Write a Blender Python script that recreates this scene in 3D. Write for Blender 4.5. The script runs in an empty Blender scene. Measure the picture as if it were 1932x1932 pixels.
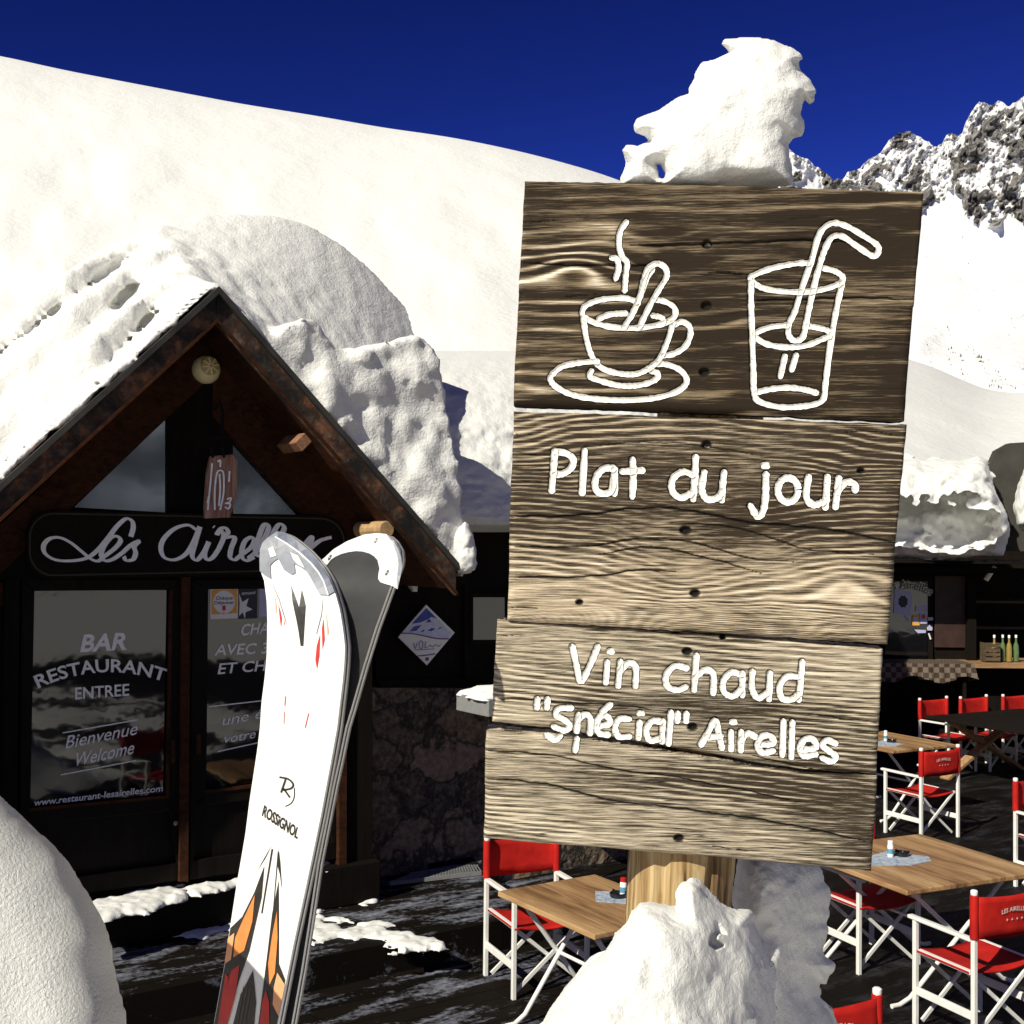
import bpy, math, random
import numpy as np
from mathutils import Vector, Matrix
random.seed(4)
S = bpy.context.scene
C = S.collection
R = math.radians

# ------------------------------------------------------------------ camera
FPX, HALF = 2303.0, 966.0
PITCH, ROLL, CAMZ = R(1.6), R(0.6), 2.77
fw = Vector((0, math.cos(PITCH), math.sin(PITCH)))
r0 = Vector((1, 0, 0)); u0 = Vector((0, -math.sin(PITCH), math.cos(PITCH)))
rt = r0 * math.cos(ROLL) + u0 * math.sin(ROLL)
up = -r0 * math.sin(ROLL) + u0 * math.cos(ROLL)
CAM = Vector((0, 0, CAMZ))
cam = bpy.data.cameras.new('camera'); camo = bpy.data.objects.new('camera', cam); C.objects.link(camo)
M3 = Matrix((rt, up, -fw)).transposed()
camo.matrix_world = Matrix.Translation(CAM) @ M3.to_4x4()
cam.sensor_width = 36; cam.lens = 36 * FPX / 1932
cam.clip_start = 0.05; cam.clip_end = 20000
S.camera = camo

# ------------------------------------------------------------------ sun, sky, exposure
TOSUN = Vector((-0.50, -0.62, 0.60)).normalized()
sun = bpy.data.lights.new('sun', 'SUN'); sun.energy = 4.9; sun.angle = R(0.5); sun.color = (1.0, 0.95, 0.81)
suno = bpy.data.objects.new('sun', sun); C.objects.link(suno)
suno.rotation_euler = (-TOSUN).to_track_quat('-Z', 'Y').to_euler()
suno.location = (-20, -20, 30)
wd = bpy.data.worlds.new('World'); S.world = wd; wd.use_nodes = True
wn, wl = wd.node_tree.nodes, wd.node_tree.links
wn.clear()
sk = wn.new('ShaderNodeTexSky'); sk.sky_type = 'NISHITA'; sk.sun_disc = False
sk.sun_elevation = math.asin(TOSUN.z); sk.sun_rotation = math.atan2(TOSUN.x, TOSUN.y)
sk.altitude = 2600; sk.air_density = 1.0; sk.dust_density = 0.1; sk.ozone_density = 4.0
gm = wn.new('ShaderNodeGamma'); gm.inputs['Gamma'].default_value = 2.3
mu = wn.new('ShaderNodeMix'); mu.data_type = 'RGBA'; mu.blend_type = 'MULTIPLY'; mu.inputs[0].default_value = 1
mu.inputs[7].default_value = (0.105, 0.074, 0.135, 1)
bg = wn.new('ShaderNodeBackground'); bg.inputs['Strength'].default_value = 0.06
wo = wn.new('ShaderNodeOutputWorld')
wl.new(sk.outputs[0], gm.inputs[0]); wl.new(gm.outputs[0], mu.inputs[6]); wl.new(mu.outputs[2], bg.inputs[0]); wl.new(bg.outputs[0], wo.inputs[0])
S.view_settings.view_transform = 'Standard'; S.view_settings.look = 'None'
S.view_settings.exposure = 0.24; S.view_settings.gamma = 1
S.view_settings.use_curve_mapping = False
S.render.engine = 'CYCLES'
S.cycles.max_bounces = 6; S.cycles.diffuse_bounces = 4

# ------------------------------------------------------------------ pixel -> place helpers (pixels of the photo at 1932 px)
def ray(px, py):
    return fw + rt * ((px - HALF) / FPX) + up * ((HALF - py) / FPX)
def W(px, py, Y):                     # point seen at (px,py) standing at depth Y
    d = ray(px, py); return CAM + d * (Y / d.y)
def FL(px, py, z=0.0):                # point on the horizontal plane z
    d = ray(px, py); return CAM + d * ((z - CAM.z) / d.z)
class Plane:
    def __init__(s, o, u, v):
        s.o = Vector(o); s.u = Vector(u).normalized(); s.n = s.u.cross(Vector(v)).normalized(); s.v = s.n.cross(s.u).normalized()
        s.m = Matrix.Translation(s.o) @ Matrix((s.u, s.v, s.n)).transposed().to_4x4()
    def hit(s, px, py, off=0.0):      # world point on the plane moved by off towards its normal
        d = ray(px, py); q = s.o + s.n * off
        return CAM + d * ((q - CAM).dot(s.n) / d.dot(s.n))
    def loc(s, px, py, off=0.0):
        w = s.hit(px, py, off) - s.o
        return Vector((w.dot(s.u), w.dot(s.v), w.dot(s.n)))
    def pt(s, a, b, c=0.0):
        return s.o + s.u * a + s.v * b + s.n * c
def zm(x0, y0, k):                    # zoomed crop -> photo pixels
    return lambda p: (x0 + p[0] * k, y0 + p[1] * k)

# ------------------------------------------------------------------ numpy noise
_rng = np.random.RandomState(7)
_T = _rng.rand(4096).astype(np.float32)
def vnoise(x, y, z=0.0, seed=0):
    x, y, z = np.broadcast_arrays(np.asarray(x, np.float32), np.asarray(y, np.float32), np.asarray(z, np.float32))
    xi, yi, zi = np.floor(x).astype(np.int64), np.floor(y).astype(np.int64), np.floor(z).astype(np.int64)
    fx, fy, fz = x - xi, y - yi, z - zi
    fx = fx * fx * (3 - 2 * fx); fy = fy * fy * (3 - 2 * fy); fz = fz * fz * (3 - 2 * fz)
    def h(a, b, c):
        k = (a * 73856093) ^ (b * 19349663) ^ (c * 83492791) ^ (seed * 2654435)
        k = (k ^ (k >> 7)) * 1274126177 & 0x7fffffff
        return _T[(k ^ (k >> 13)) & 4095]
    r = 0
    for a in (0, 1):
        wx = fx if a else 1 - fx
        for b in (0, 1):
            wy = fy if b else 1 - fy
            for c in (0, 1):
                wz = fz if c else 1 - fz
                r = r + wx * wy * wz * h(xi + a, yi + b, zi + c)
    return r * 2 - 1
def fbm(x, y, z=0.0, oct=4, seed=0, gain=0.5):
    r = 0; a = 1.0; k = 1.0
    x, y, z = np.asarray(x), np.asarray(y), np.asarray(z)
    for i in range(oct):
        r = r + a * vnoise(x * k, y * k, z * k, seed + i * 11); a *= gain; k *= 2.03
    return r
def sstep(a, b, x):
    t = np.clip((np.asarray(x, dtype=np.float64) - a) / (b - a), 0, 1); return t * t * (3 - 2 * t)
def polydist(poly, X, Y):             # signed distance, positive inside
    P = np.array(poly, np.float64); D = np.full(X.shape, 1e9); ins = np.zeros(X.shape, bool)
    n = len(P)
    for i in range(n):
        a, b = P[i], P[(i + 1) % n]; e = b - a
        t = np.clip(((X - a[0]) * e[0] + (Y - a[1]) * e[1]) / (e @ e + 1e-12), 0, 1)
        D = np.minimum(D, (X - a[0] - t * e[0]) ** 2 + (Y - a[1] - t * e[1]) ** 2)
        c = ((a[1] <= Y) & (b[1] > Y)) | ((b[1] <= Y) & (a[1] > Y))
        dy = b[1] - a[1] if abs(b[1] - a[1]) > 1e-12 else 1e-12
        ins ^= c & (X < a[0] + (Y - a[1]) / dy * e[0])
    D = np.sqrt(D); return np.where(ins, D, -D)
def linedist(line, X, Y):
    P = np.array(line, np.float64); D = np.full(X.shape, 1e9)
    for i in range(len(P) - 1):
        a, b = P[i], P[i + 1]; e = b - a
        t = np.clip(((X - a[0]) * e[0] + (Y - a[1]) * e[1]) / (e @ e + 1e-12), 0, 1)
        D = np.minimum(D, (X - a[0] - t * e[0]) ** 2 + (Y - a[1] - t * e[1]) ** 2)
    return np.sqrt(D)
def surface_nets(F):                  # F<0 inside; returns verts in grid units and quads
    ins = F < 0
    nx, ny, nz = F.shape; cs = (nx - 1, ny - 1, nz - 1)
    acc = np.zeros(cs + (3,)); cnt = np.zeros(cs)
    for ax in range(3):
        o1, o2 = [(1, 2), (0, 2), (0, 1)][ax]
        for p in (0, 1):
            for q in (0, 1):
                sl0 = [None] * 3; sl1 = [None] * 3
                sl0[ax] = slice(0, cs[ax]); sl1[ax] = slice(1, cs[ax] + 1)
                sl0[o1] = sl1[o1] = slice(p, p + cs[o1]); sl0[o2] = sl1[o2] = slice(q, q + cs[o2])
                a, b = F[tuple(sl0)], F[tuple(sl1)]
                m = (a < 0) != (b < 0)
                t = np.where(m, a / np.where(m, a - b, 1), 0)
                acc[..., ax] += t; acc[..., o1] += m * p; acc[..., o2] += m * q; cnt += m
    act = cnt > 0
    idx = np.full(cs, -1, np.int64); idx[act] = np.arange(act.sum())
    base = np.stack(np.nonzero(act), 1)
    V = base + acc[act] / cnt[act][:, None]
    faces = []
    for ax in range(3):
        o1, o2 = [(1, 2), (2, 0), (0, 1)][ax]
        sl0 = [slice(None)] * 3; sl1 = [slice(None)] * 3
        sl0[ax] = slice(0, -1); sl1[ax] = slice(1, None)
        a, b = ins[tuple(sl0)], ins[tuple(sl1)]
        E = np.stack(np.nonzero(a != b), 1)
        ok = (E[:, o1] > 0) & (E[:, o2] > 0) & (E[:, o1] < F.shape[o1] - 1) & (E[:, o2] < F.shape[o2] - 1)
        E = E[ok]
        def cell(d1, d2):
            G = E.copy(); G[:, o1] -= d1; G[:, o2] -= d2
            return idx[G[:, 0], G[:, 1], G[:, 2]]
        Q = np.stack([cell(1, 1), cell(0, 1), cell(0, 0), cell(1, 0)], 1)
        fl = ~a[E[:, 0], E[:, 1], E[:, 2]]
        Q[fl] = Q[fl][:, ::-1]
        faces.append(Q)
    return V, np.concatenate(faces)

# ------------------------------------------------------------------ objects
def tag(o, label=None, cat=None, group=None, kind=None):
    if label: o['label'] = label
    if cat: o['category'] = cat
    if group: o['group'] = group
    if kind: o['kind'] = kind
    return o
def thing(name, label, cat, loc=(0, 0, 0), rz=0.0, group=None):
    o = bpy.data.objects.new(name, None); C.objects.link(o); o.empty_display_size = 0.1
    o.location = loc; o.rotation_euler = (0, 0, rz)
    return tag(o, label, cat, group)
def wpos(o):
    p = Vector((0, 0, 0))
    while o is not None:
        p += o.location; o = o.parent
    return p
def link_mesh(name, me, mats, parent=None, smooth=False, world=True):
    o = bpy.data.objects.new(name, me); C.objects.link(o)
    for m in (mats if isinstance(mats, (list, tuple)) else [mats]): me.materials.append(m)
    if parent is not None:
        o.parent = parent
        if world: me.transform(Matrix.Translation(-wpos(parent)))
    elif world:                      # top-level mesh: origin at its base
        n = len(me.vertices)
        if n:
            co = np.empty(n * 3, np.float32); me.vertices.foreach_get('co', co); co = co.reshape(-1, 3)
            c = Vector(((co[:, 0].min() + co[:, 0].max()) / 2, (co[:, 1].min() + co[:, 1].max()) / 2, co[:, 2].min()))
            c = Vector([float(q) for q in c])
            me.transform(Matrix.Translation(-c)); o.location = c
    if smooth: me.polygons.foreach_set('use_smooth', [True] * len(me.polygons))
    me.update()
    return o
def np_mesh(name, V, Fq):
    me = bpy.data.meshes.new(name)
    V = np.asarray(V, np.float32); Fq = np.asarray(Fq, np.int32); k = Fq.shape[1]
    me.vertices.add(len(V)); me.vertices.foreach_set('co', V.ravel())
    me.loops.add(Fq.size); me.loops.foreach_set('vertex_index', Fq.ravel())
    me.polygons.add(len(Fq)); me.polygons.foreach_set('loop_start', np.arange(0, Fq.size, k, dtype=np.int32))
    me.update(calc_edges=True); me.validate()
    return me
def attr(me, name, vals):
    a = me.attributes.new(name, 'FLOAT', 'POINT'); a.data.foreach_set('value', np.asarray(vals, np.float32).ravel())
class MB:
    def __init__(s): s.v = []; s.f = []; s.mi = []; s.cur = 0
    def add(s, vs, fs):
        b = len(s.v); s.v += [tuple(p) for p in vs]
        for f in fs: s.f.append(tuple(b + i for i in f)); s.mi.append(s.cur)
        return s
    def box(s, c, d, m=None, taper=1.0):
        x, y, z = d[0] / 2, d[1] / 2, d[2] / 2; k = taper
        P = [Vector(p) for p in ((-x, -y, -z), (x, -y, -z), (x, y, -z), (-x, y, -z), (-x * k, -y * k, z), (x * k, -y * k, z), (x * k, y * k, z), (-x * k, y * k, z))]
        if m is not None: P = [m @ p for p in P]
        c = Vector(c)
        return s.add([c + p for p in P], [(0, 3, 2, 1), (4, 5, 6, 7), (0, 1, 5, 4), (1, 2, 6, 5), (2, 3, 7, 6), (3, 0, 4, 7)])
    def bar(s, a, b, w, h, ref=(0, 0, 1)):     # square section bar
        a, b = Vector(a), Vector(b); d = (b - a).normalized(); r = Vector(ref)
        if abs(d.dot(r)) > 0.95: r = Vector((0, 1, 0))
        x = d.cross(r).normalized() * (w / 2); y = x.cross(d).normalized() * (h / 2)
        P = [a - x - y, a + x - y, a + x + y, a - x + y, b - x - y, b + x - y, b + x + y, b - x + y]
        return s.add(P, [(0, 3, 2, 1), (4, 5, 6, 7), (0, 1, 5, 4), (1, 2, 6, 5), (2, 3, 7, 6), (3, 0, 4, 7)])
    def tube(s, pts, r, n=10, cap=True):
        pts = [Vector(p) for p in pts]; rs = r if isinstance(r, (list, tuple)) else [r] * len(pts)
        rings = []; last = None
        for i, p in enumerate(pts):
            d = (pts[min(i + 1, len(pts) - 1)] - pts[max(i - 1, 0)]).normalized()
            if last is None:
                last = d.orthogonal().normalized()
            last = (last - d * last.dot(d)).normalized(); y = d.cross(last)
            rings.append([p + (last * math.cos(2 * math.pi * k / n) + y * math.sin(2 * math.pi * k / n)) * rs[i] for k in range(n)])
        vs = [q for rg in rings for q in rg]; fs = []
        for i in range(len(pts) - 1):
            for k in range(n):
                fs.append((i * n + k, i * n + (k + 1) % n, (i + 1) * n + (k + 1) % n, (i + 1) * n + k))
        if cap: fs.append(tuple(range(n))[::-1]); fs.append(tuple((len(pts) - 1) * n + k for k in range(n)))
        return s.add(vs, fs)
    def lathe(s, prof, c=(0, 0, 0), n=20, m=None):
        c = Vector(c); vs = []; fs = []
        for (r, z) in prof:
            for k in range(n):
                p = Vector((r * math.cos(2 * math.pi * k / n), r * math.sin(2 * math.pi * k / n), z))
                vs.append(c + (m @ p if m is not None else p))
        for i in range(len(prof) - 1):
            for k in range(n): fs.append((i * n + k, i * n + (k + 1) % n, (i + 1) * n + (k + 1) % n, (i + 1) * n + k))
        fs.append(tuple(range(n))[::-1]); fs.append(tuple((len(prof) - 1) * n + k for k in range(n)))
        return s.add(vs, fs)
    def prism(s, pts, ext):            # polygon extruded by vector
        n = len(pts); e = Vector(ext); pts = [Vector(p) for p in pts]
        return s.add(pts + [p + e for p in pts], [tuple(range(n)), tuple(range(2 * n - 1, n - 1, -1))] + [(i, n + i, n + (i + 1) % n, (i + 1) % n) for i in range(n)])
    def build(s, name, mats, parent=None, smooth=False, world=True, bevel=0.0, fix=True):
        me = bpy.data.meshes.new(name); me.from_pydata(s.v, [], s.f)
        me.polygons.foreach_set('material_index', s.mi); me.update()
        if fix:
            import bmesh
            b = bmesh.new(); b.from_mesh(me); bmesh.ops.recalc_face_normals(b, faces=b.faces); b.to_mesh(me); b.free()
        o = link_mesh(name, me, mats, parent, False, world)
        if smooth:
            try: me.set_sharp_from_angle(angle=R(40))
            except Exception: pass
            me.polygons.foreach_set('use_smooth', [True] * len(me.polygons))
        if bevel:
            bm_ = o.modifiers.new('bevel', 'BEVEL'); bm_.width = bevel; bm_.segments = 2; bm_.limit_method = 'ANGLE'; bm_.angle_limit = R(40)
        return o
def copy_tree(o, parent=None):
    c = o.copy(); C.objects.link(c)
    if parent is not None: c.parent = parent
    for ch in [q for q in o.children]: copy_tree(ch, c)
    return c
def catmull(P, n=8):
    P = [Vector((p[0], p[1])) for p in P]
    if len(P) < 3: return [(P[0] + (P[-1] - P[0]) * i / n)[:] for i in range(n + 1)] if len(P) == 2 else [tuple(P[0])]
    Q = [P[0] * 2 - P[1]] + P + [P[-1] * 2 - P[-2]]; out = []
    for i in range(1, len(Q) - 2):
        a, b, c, d = Q[i - 1:i + 3]
        for k in range(n):
            t = k / n
            out.append(tuple(0.5 * ((2 * b) + (c - a) * t + (2 * a - 5 * b + 4 * c - d) * t * t + (3 * b - a - 3 * c + d) * t ** 3)))
    out.append(tuple(P[-1])); return out

# ------------------------------------------------------------------ materials
class NT:
    def __init__(s, name):
        s.m = bpy.data.materials.new(name); s.m.use_nodes = True
        s.n = s.m.node_tree.nodes; s.l = s.m.node_tree.links; s.n.clear()
        s.out = s.n.new('ShaderNodeOutputMaterial'); s.b = s.n.new('ShaderNodeBsdfPrincipled'); s.l.new(s.b.outputs[0], s.out.inputs[0])
        s.tc = s.n.new('ShaderNodeTexCoord'); s.geo = s.n.new('ShaderNodeNewGeometry')
    def set(s, i, v):
        if hasattr(v, 'is_linked') or hasattr(v, 'links'): s.l.new(v, i)
        elif isinstance(v, (tuple, list)) and len(v) == 3 and i.type == 'RGBA': i.default_value = (*v, 1)
        else: i.default_value = v
    def p(s, **k):
        for a, v in k.items(): s.set(s.b.inputs[{'base': 'Base Color', 'rough': 'Roughness', 'metal': 'Metallic', 'ior': 'IOR', 'spec': 'Specular IOR Level', 'normal': 'Normal', 'trans': 'Transmission Weight', 'alpha': 'Alpha', 'emit': 'Emission Color', 'emits': 'Emission Strength', 'sheen': 'Sheen Weight'}[a]], v)
        return s
    def mapping(s, vec, scale=(1, 1, 1), rot=(0, 0, 0), loc=(0, 0, 0)):
        n = s.n.new('ShaderNodeMapping'); s.l.new(vec, n.inputs[0]); n.inputs['Scale'].default_value = scale; n.inputs['Rotation'].default_value = rot; n.inputs['Location'].default_value = loc
        return n.outputs[0]
    def noise(s, vec, scale, detail=4, rough=0.55, dist=0.0, col=False):
        n = s.n.new('ShaderNodeTexNoise'); s.l.new(vec, n.inputs['Vector'])
        n.inputs['Scale'].default_value = scale; n.inputs['Detail'].default_value = detail; n.inputs['Roughness'].default_value = rough; n.inputs['Distortion'].default_value = dist
        return n.outputs[1 if col else 0]
    def voro(s, vec, scale, feat='F1', out=0):
        n = s.n.new('ShaderNodeTexVoronoi'); n.feature = feat; s.l.new(vec, n.inputs['Vector']); n.inputs['Scale'].default_value = scale
        return n.outputs[out]
    def ramp(s, f, stops):
        n = s.n.new('ShaderNodeValToRGB'); s.l.new(f, n.inputs[0]); e = n.color_ramp.elements
        while len(e) < len(stops): e.new(0.5)
        for q, (pos, c) in zip(e, stops):
            q.position = pos; q.color = (*c, 1) if isinstance(c, (tuple, list)) else (c, c, c, 1)
        return n.outputs[0]
    def mix(s, f, a, b, mode='MIX'):
        n = s.n.new('ShaderNodeMix'); n.data_type = 'RGBA'; n.blend_type = mode
        s.set(n.inputs[0], f); s.set(n.inputs[6], a); s.set(n.inputs[7], b); return n.outputs[2]
    def math(s, op, a, b=0.5, c=None):
        n = s.n.new('ShaderNodeMath'); n.operation = op; s.set(n.inputs[0], a); s.set(n.inputs[1], b)
        if c is not None: s.set(n.inputs[2], c)
        return n.outputs[0]
    def bump(s, h, strength=0.3, dist=0.01, nrm=None):
        n = s.n.new('ShaderNodeBump'); s.l.new(h, n.inputs['Height']); n.inputs['Strength'].default_value = strength; n.inputs['Distance'].default_value = dist
        if nrm is not None: s.l.new(nrm, n.inputs['Normal'])
        return n.outputs[0]
    def at(s, name):
        n = s.n.new('ShaderNodeAttribute'); n.attribute_name = name; return n.outputs['Fac']
def plain(name, base, rough=0.5, var=0.25, scale=30, **k):
    t = NT(name); n = t.noise(t.tc.outputs['Object'], scale, 4)
    lo = tuple(c * (1 - var) for c in base); hi = tuple(min(1, c * (1 + var)) for c in base)
    t.p(base=t.ramp(n, [(0.3, lo), (0.7, hi)]), rough=rough, **k); return t.m
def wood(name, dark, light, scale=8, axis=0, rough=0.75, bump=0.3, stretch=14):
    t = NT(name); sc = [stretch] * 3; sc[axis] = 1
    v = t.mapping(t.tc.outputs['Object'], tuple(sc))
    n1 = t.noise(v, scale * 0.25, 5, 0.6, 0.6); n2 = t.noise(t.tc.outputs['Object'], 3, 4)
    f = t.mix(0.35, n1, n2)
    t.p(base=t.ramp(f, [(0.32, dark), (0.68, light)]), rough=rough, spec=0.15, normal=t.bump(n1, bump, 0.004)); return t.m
def snowmat(name, crunch=0.35, fine=90, coarse=9, base=(0.77, 0.768, 0.735), dist=0.02):
    t = NT(name); P = t.geo.outputs['Position']
    a = t.noise(P, fine, 4, 0.6); b = t.noise(P, coarse, 5, 0.6)
    h = t.math('ADD', t.math('MULTIPLY', a, 0.35), b)
    t.p(base=t.mix(b, base, tuple(c * 0.95 for c in base)), rough=0.65, spec=0.25, normal=t.bump(h, crunch, dist)); return t.m
M = {}
M['snow'] = snowmat('snow', 0.45, 120, 14, dist=0.012)
M['snow_near'] = snowmat('close_snow', 0.7, 330, 60, dist=0.006)
M['snow_grain'] = snowmat('grainy_snow', 0.9, 800, 260, dist=0.005)
M['snow_far'] = snowmat('hill_snow', 0.28, 4, 0.3, dist=0.35)
M['snow_roof'] = snowmat('roof_snow', 0.42, 60, 10, dist=0.045)
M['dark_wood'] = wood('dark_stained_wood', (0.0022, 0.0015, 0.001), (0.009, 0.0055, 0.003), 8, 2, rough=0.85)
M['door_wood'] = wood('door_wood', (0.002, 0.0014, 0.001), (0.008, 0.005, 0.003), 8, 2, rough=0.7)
M['brown_wood'] = wood('red_brown_wood', (0.012, 0.004, 0.0015), (0.075, 0.026, 0.01), 8, 0, rough=0.85)
M['white_metal'] = plain('white_painted_metal', (0.78, 0.77, 0.72), 0.4, 0.06, 12)
M['white_cap'] = plain('white_plastic', (0.82, 0.81, 0.77), 0.4, 0.03)
M['red_cloth'] = None
t = NT('red_canvas'); n = t.noise(t.tc.outputs['Object'], 7, 4); w = t.noise(t.mapping(t.tc.outputs['Object'], (400, 400, 60)), 1, 1)
t.p(base=t.ramp(n, [(0.3, (0.33, 0.008, 0.006)), (0.7, (0.52, 0.016, 0.01))]), rough=0.75, sheen=0.0, spec=0.2, normal=t.bump(n, 0.3, 0.02)); M['red_cloth'] = t.m
M['print_white'] = plain('white_print', (0.7, 0.68, 0.62), 0.7, 0.05)
M['letter_white'] = plain('white_lettering', (0.93, 0.93, 0.9), 0.6, 0.08, 40)
M['black'] = plain('black_rubber', (0.006, 0.006, 0.006), 0.8, 0.2, spec=0.15)
M['steel'] = plain('screw_steel', (0.12, 0.105, 0.08), 0.5, 0.5, 80, metal=0.6)
# ================================================================== TERRAIN
def cols_rays(PX, PY):
    Fw, Rt, Up = np.array(fw), np.array(rt), np.array(up)
    return Fw + Rt * ((PX - HALF) / FPX)[..., None] + Up * ((HALF - PY) / FPX)[..., None]
def sheet(name, PX, PY, DEP, mat, attrs=None, flip=False):
    D = cols_rays(PX, PY); V = np.array(CAM) + D * (DEP / D[..., 1])[..., None]
    ny, nx = PX.shape; I = np.arange(nx * ny).reshape(ny, nx)
    Q = np.stack([I[:-1, :-1], I[:-1, 1:], I[1:, 1:], I[1:, :-1]], -1).reshape(-1, 4)
    me = np_mesh(name, V.reshape(-1, 3), Q)
    for k, v in (attrs or {}).items(): attr(me, k, v)
    return link_mesh(name, me, mat, None, True)
# big ground sheet
g = MB(); n = 24
vs = [(0, 40, -0.35)]
for r in (30, 120, 600, 4000):
    for k in range(n): vs.append((r * math.cos(2 * math.pi * k / n), 40 + r * math.sin(2 * math.pi * k / n), -0.35))
fs = [(0, 1 + k, 1 + (k + 1) % n) for k in range(n)]
for q in range(3):
    for k in range(n): fs.append((1 + q * n + k, 1 + (q + 1) * n + k, 1 + (q + 1) * n + (k + 1) % n, 1 + q * n + (k + 1) % n))
g.add(vs, fs); tag(g.build('ground', M['snow_far']), kind='structure')
# snow bank the viewer stands on
xs = np.linspace(-9, 9, 150); ys = np.linspace(-14, 4.6, 170); X, Y = np.meshgrid(xs, ys)
edge = 2.9 + 0.25 * vnoise(X * 0.9, Y * 0.2, 0, 5)
Z = 1.15 * (1 - sstep(1.7, 3.2, X)) * (1 - sstep(edge - 0.9, edge + 0.9, Y)) * (1 - 0.0 * X) + 0.06 * fbm(X * 1.3, Y * 1.3, 0, 4, 3) * (1 - sstep(3.4, 4.2, Y)) - 0.3 * sstep(3.6, 4.5, Y)
I = np.arange(X.size).reshape(X.shape)
Q = np.stack([I[:-1, :-1], I[:-1, 1:], I[1:, 1:], I[1:, :-1]], -1).reshape(-1, 4)
tag(link_mesh('snow_bank', np_mesh('snow_bank', np.stack([X, Y, Z], -1).reshape(-1, 3), Q), M['snow'], None, True), kind='structure')
# smooth snow hill behind the huts
sky_pts = [(-1400, -60), (-500, 40), (-200, 75), (0, 105), (120, 132), (250, 157), (450, 195), (600, 219), (730, 242), (820, 254), (900, 268), (1000, 290), (1100, 317), (1150, 333), (1260, 375), (1400, 450), (1550, 560), (1680, 668), (1725, 681), (1770, 695), (1830, 725), (1880, 741), (1932, 742), (2150, 735), (2800, 760)]
px = np.linspace(-1400, 2800, 420); v = np.linspace(0, 1, 150)
sk_ = np.interp(px, [p[0] for p in sky_pts], [p[1] for p in sky_pts])
k_ = np.ones(9) / 9; sk_ = np.convolve(np.pad(sk_, 4, mode='edge'), k_, 'valid')
PX, Vv = np.meshgrid(px, v)
SKY = np.broadcast_to(sk_, PX.shape)
s = 1 - (1 - Vv) ** 1.7
PY = 1075 + (SKY - 1075) * s
DEP = 19.5 + 36 * Vv + fbm(PX / 260, Vv * 4, 0, 3, 61) * 0.45 * Vv * (1 - Vv) * 4 + fbm(PX / 60, Vv * 14, 0, 3, 62) * 0.12
# rows beyond the crest sink behind it
PX = np.concatenate([PX, PX[:6]]); e = np.arange(1, 7)[:, None]
PY = np.concatenate([PY, sk_[None] + e * 14 + 0 * px[None]]); DEP = np.concatenate([DEP, 56 + e * 7 + 0 * px[None]])
tag(sheet('hill', PX, PY, DEP, M['snow_far']), kind='structure')
# rocky mountain face far behind, on the right
mp = [(700, 420), (1000, 420), (1250, 372), (1400, 330), (1480, 275), (1500, 290), (1530, 305), (1555, 322), (1572, 342), (1588, 340), (1600, 322), (1622, 318), (1640, 300), (1662, 288), (1680, 264), (1698, 252), (1712, 244), (1726, 250), (1740, 262), (1762, 276), (1776, 274), (1785, 258), (1800, 250), (1816, 252), (1822, 232), (1834, 204), (1848, 190), (1866, 200), (1884, 190), (1905, 196), (1932, 186), (1970, 150), (2050, 110), (2250, 60), (2600, 30), (2900, 120)]
px = np.arange(700, 2900, 1.6); v = np.linspace(0, 1, 420)
sk2 = np.interp(px, [p[0] for p in mp], [p[1] for p in mp]) + fbm(px / 14, 0 * px, 0, 4, 71) * 4.5 * np.interp(px, [1490, 1600], [0.5, 1])
PX, Vv = np.meshgrid(px, v)
kb_ = np.ones(121) / 121; skb = np.convolve(np.pad(sk2, 60, mode='edge'), kb_, 'valid')
PY = 900 + (skb[None] - 900) * Vv + (sk2 - skb)[None] * Vv ** 5
low = np.interp(px, [700, 1500, 1600, 1740, 1760, 1800, 1850, 1880, 1905, 1932, 2100, 2900], [330, 338, 345, 385, 350, 388, 425, 440, 420, 415, 420, 300])
nz = fbm(PX / 34, PY / 34, 0, 4, 72); nf = fbm(PX / 13 + PY / 40, PY / 16, 0, 5, 73)
lo_line = low[None] + 26 * nz
inrock = 1 - sstep(lo_line - 10, lo_line + 4, PY)
cover = np.interp(px, [1400, 1600, 1660, 1740, 1775, 1800, 1830, 2000], [-0.25, -0.22, -0.02, -0.02, -0.3, 0.1, 0.3, 0.35])[None]
rock = inrock * sstep(-0.08, 0.16, nf + 0.75 * nz + cover + 0.2 * vnoise(PX / 3.5, PY / 3.5, 0, 74) - 0.06)
# scattered outcrops lower down
rock = np.maximum(rock, 0 * (1 - inrock) * sstep(0.8, 0.9, fbm(PX / 10, PY / 5, 0, 2, 75) * 1.0 + 0.35 * vnoise(PX / 60, PY / 60, 2, 77)) * sstep(780, 560, PY) * 0.9)
rid = 1 - np.abs(fbm(PX / 40, PY / 80, 0, 4, 76))
DEP = 560 + 330 * Vv ** 1.1 + inrock * ((rid - 0.5) * -15 + nf * -10 + vnoise(PX / 4, PY / 5, 0, 78) * 3) + 8 * fbm(PX / 130, PY / 70, 0, 2, 79)
DEP = DEP + 5 * np.abs(fbm(PX / 90 + PY / 150, PY / 50, 0, 2, 80)) * (1 - inrock)
t = NT('mountain'); rk = t.at('rock'); P = t.geo.outputs['Position']
nn = t.noise(P, 0.09, 6, 0.65)
rockc = t.ramp(nn, [(0.3, (0.025, 0.023, 0.02)), (0.5, (0.14, 0.13, 0.115)), (0.7, (0.38, 0.365, 0.33))])
t.p(base=t.mix(t.ramp(rk, [(0.35, 0.0), (0.6, 1.0)]), (0.68, 0.68, 0.655), rockc), rough=0.85, spec=0.1, normal=t.bump(nn, 0.6, 4.0)); M['mountain'] = t.m
PYm, DEPm = PY, DEP
tag(sheet('mountain', PX, PY, DEP, M['mountain'], {'rock': rock}), kind='structure')
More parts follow.
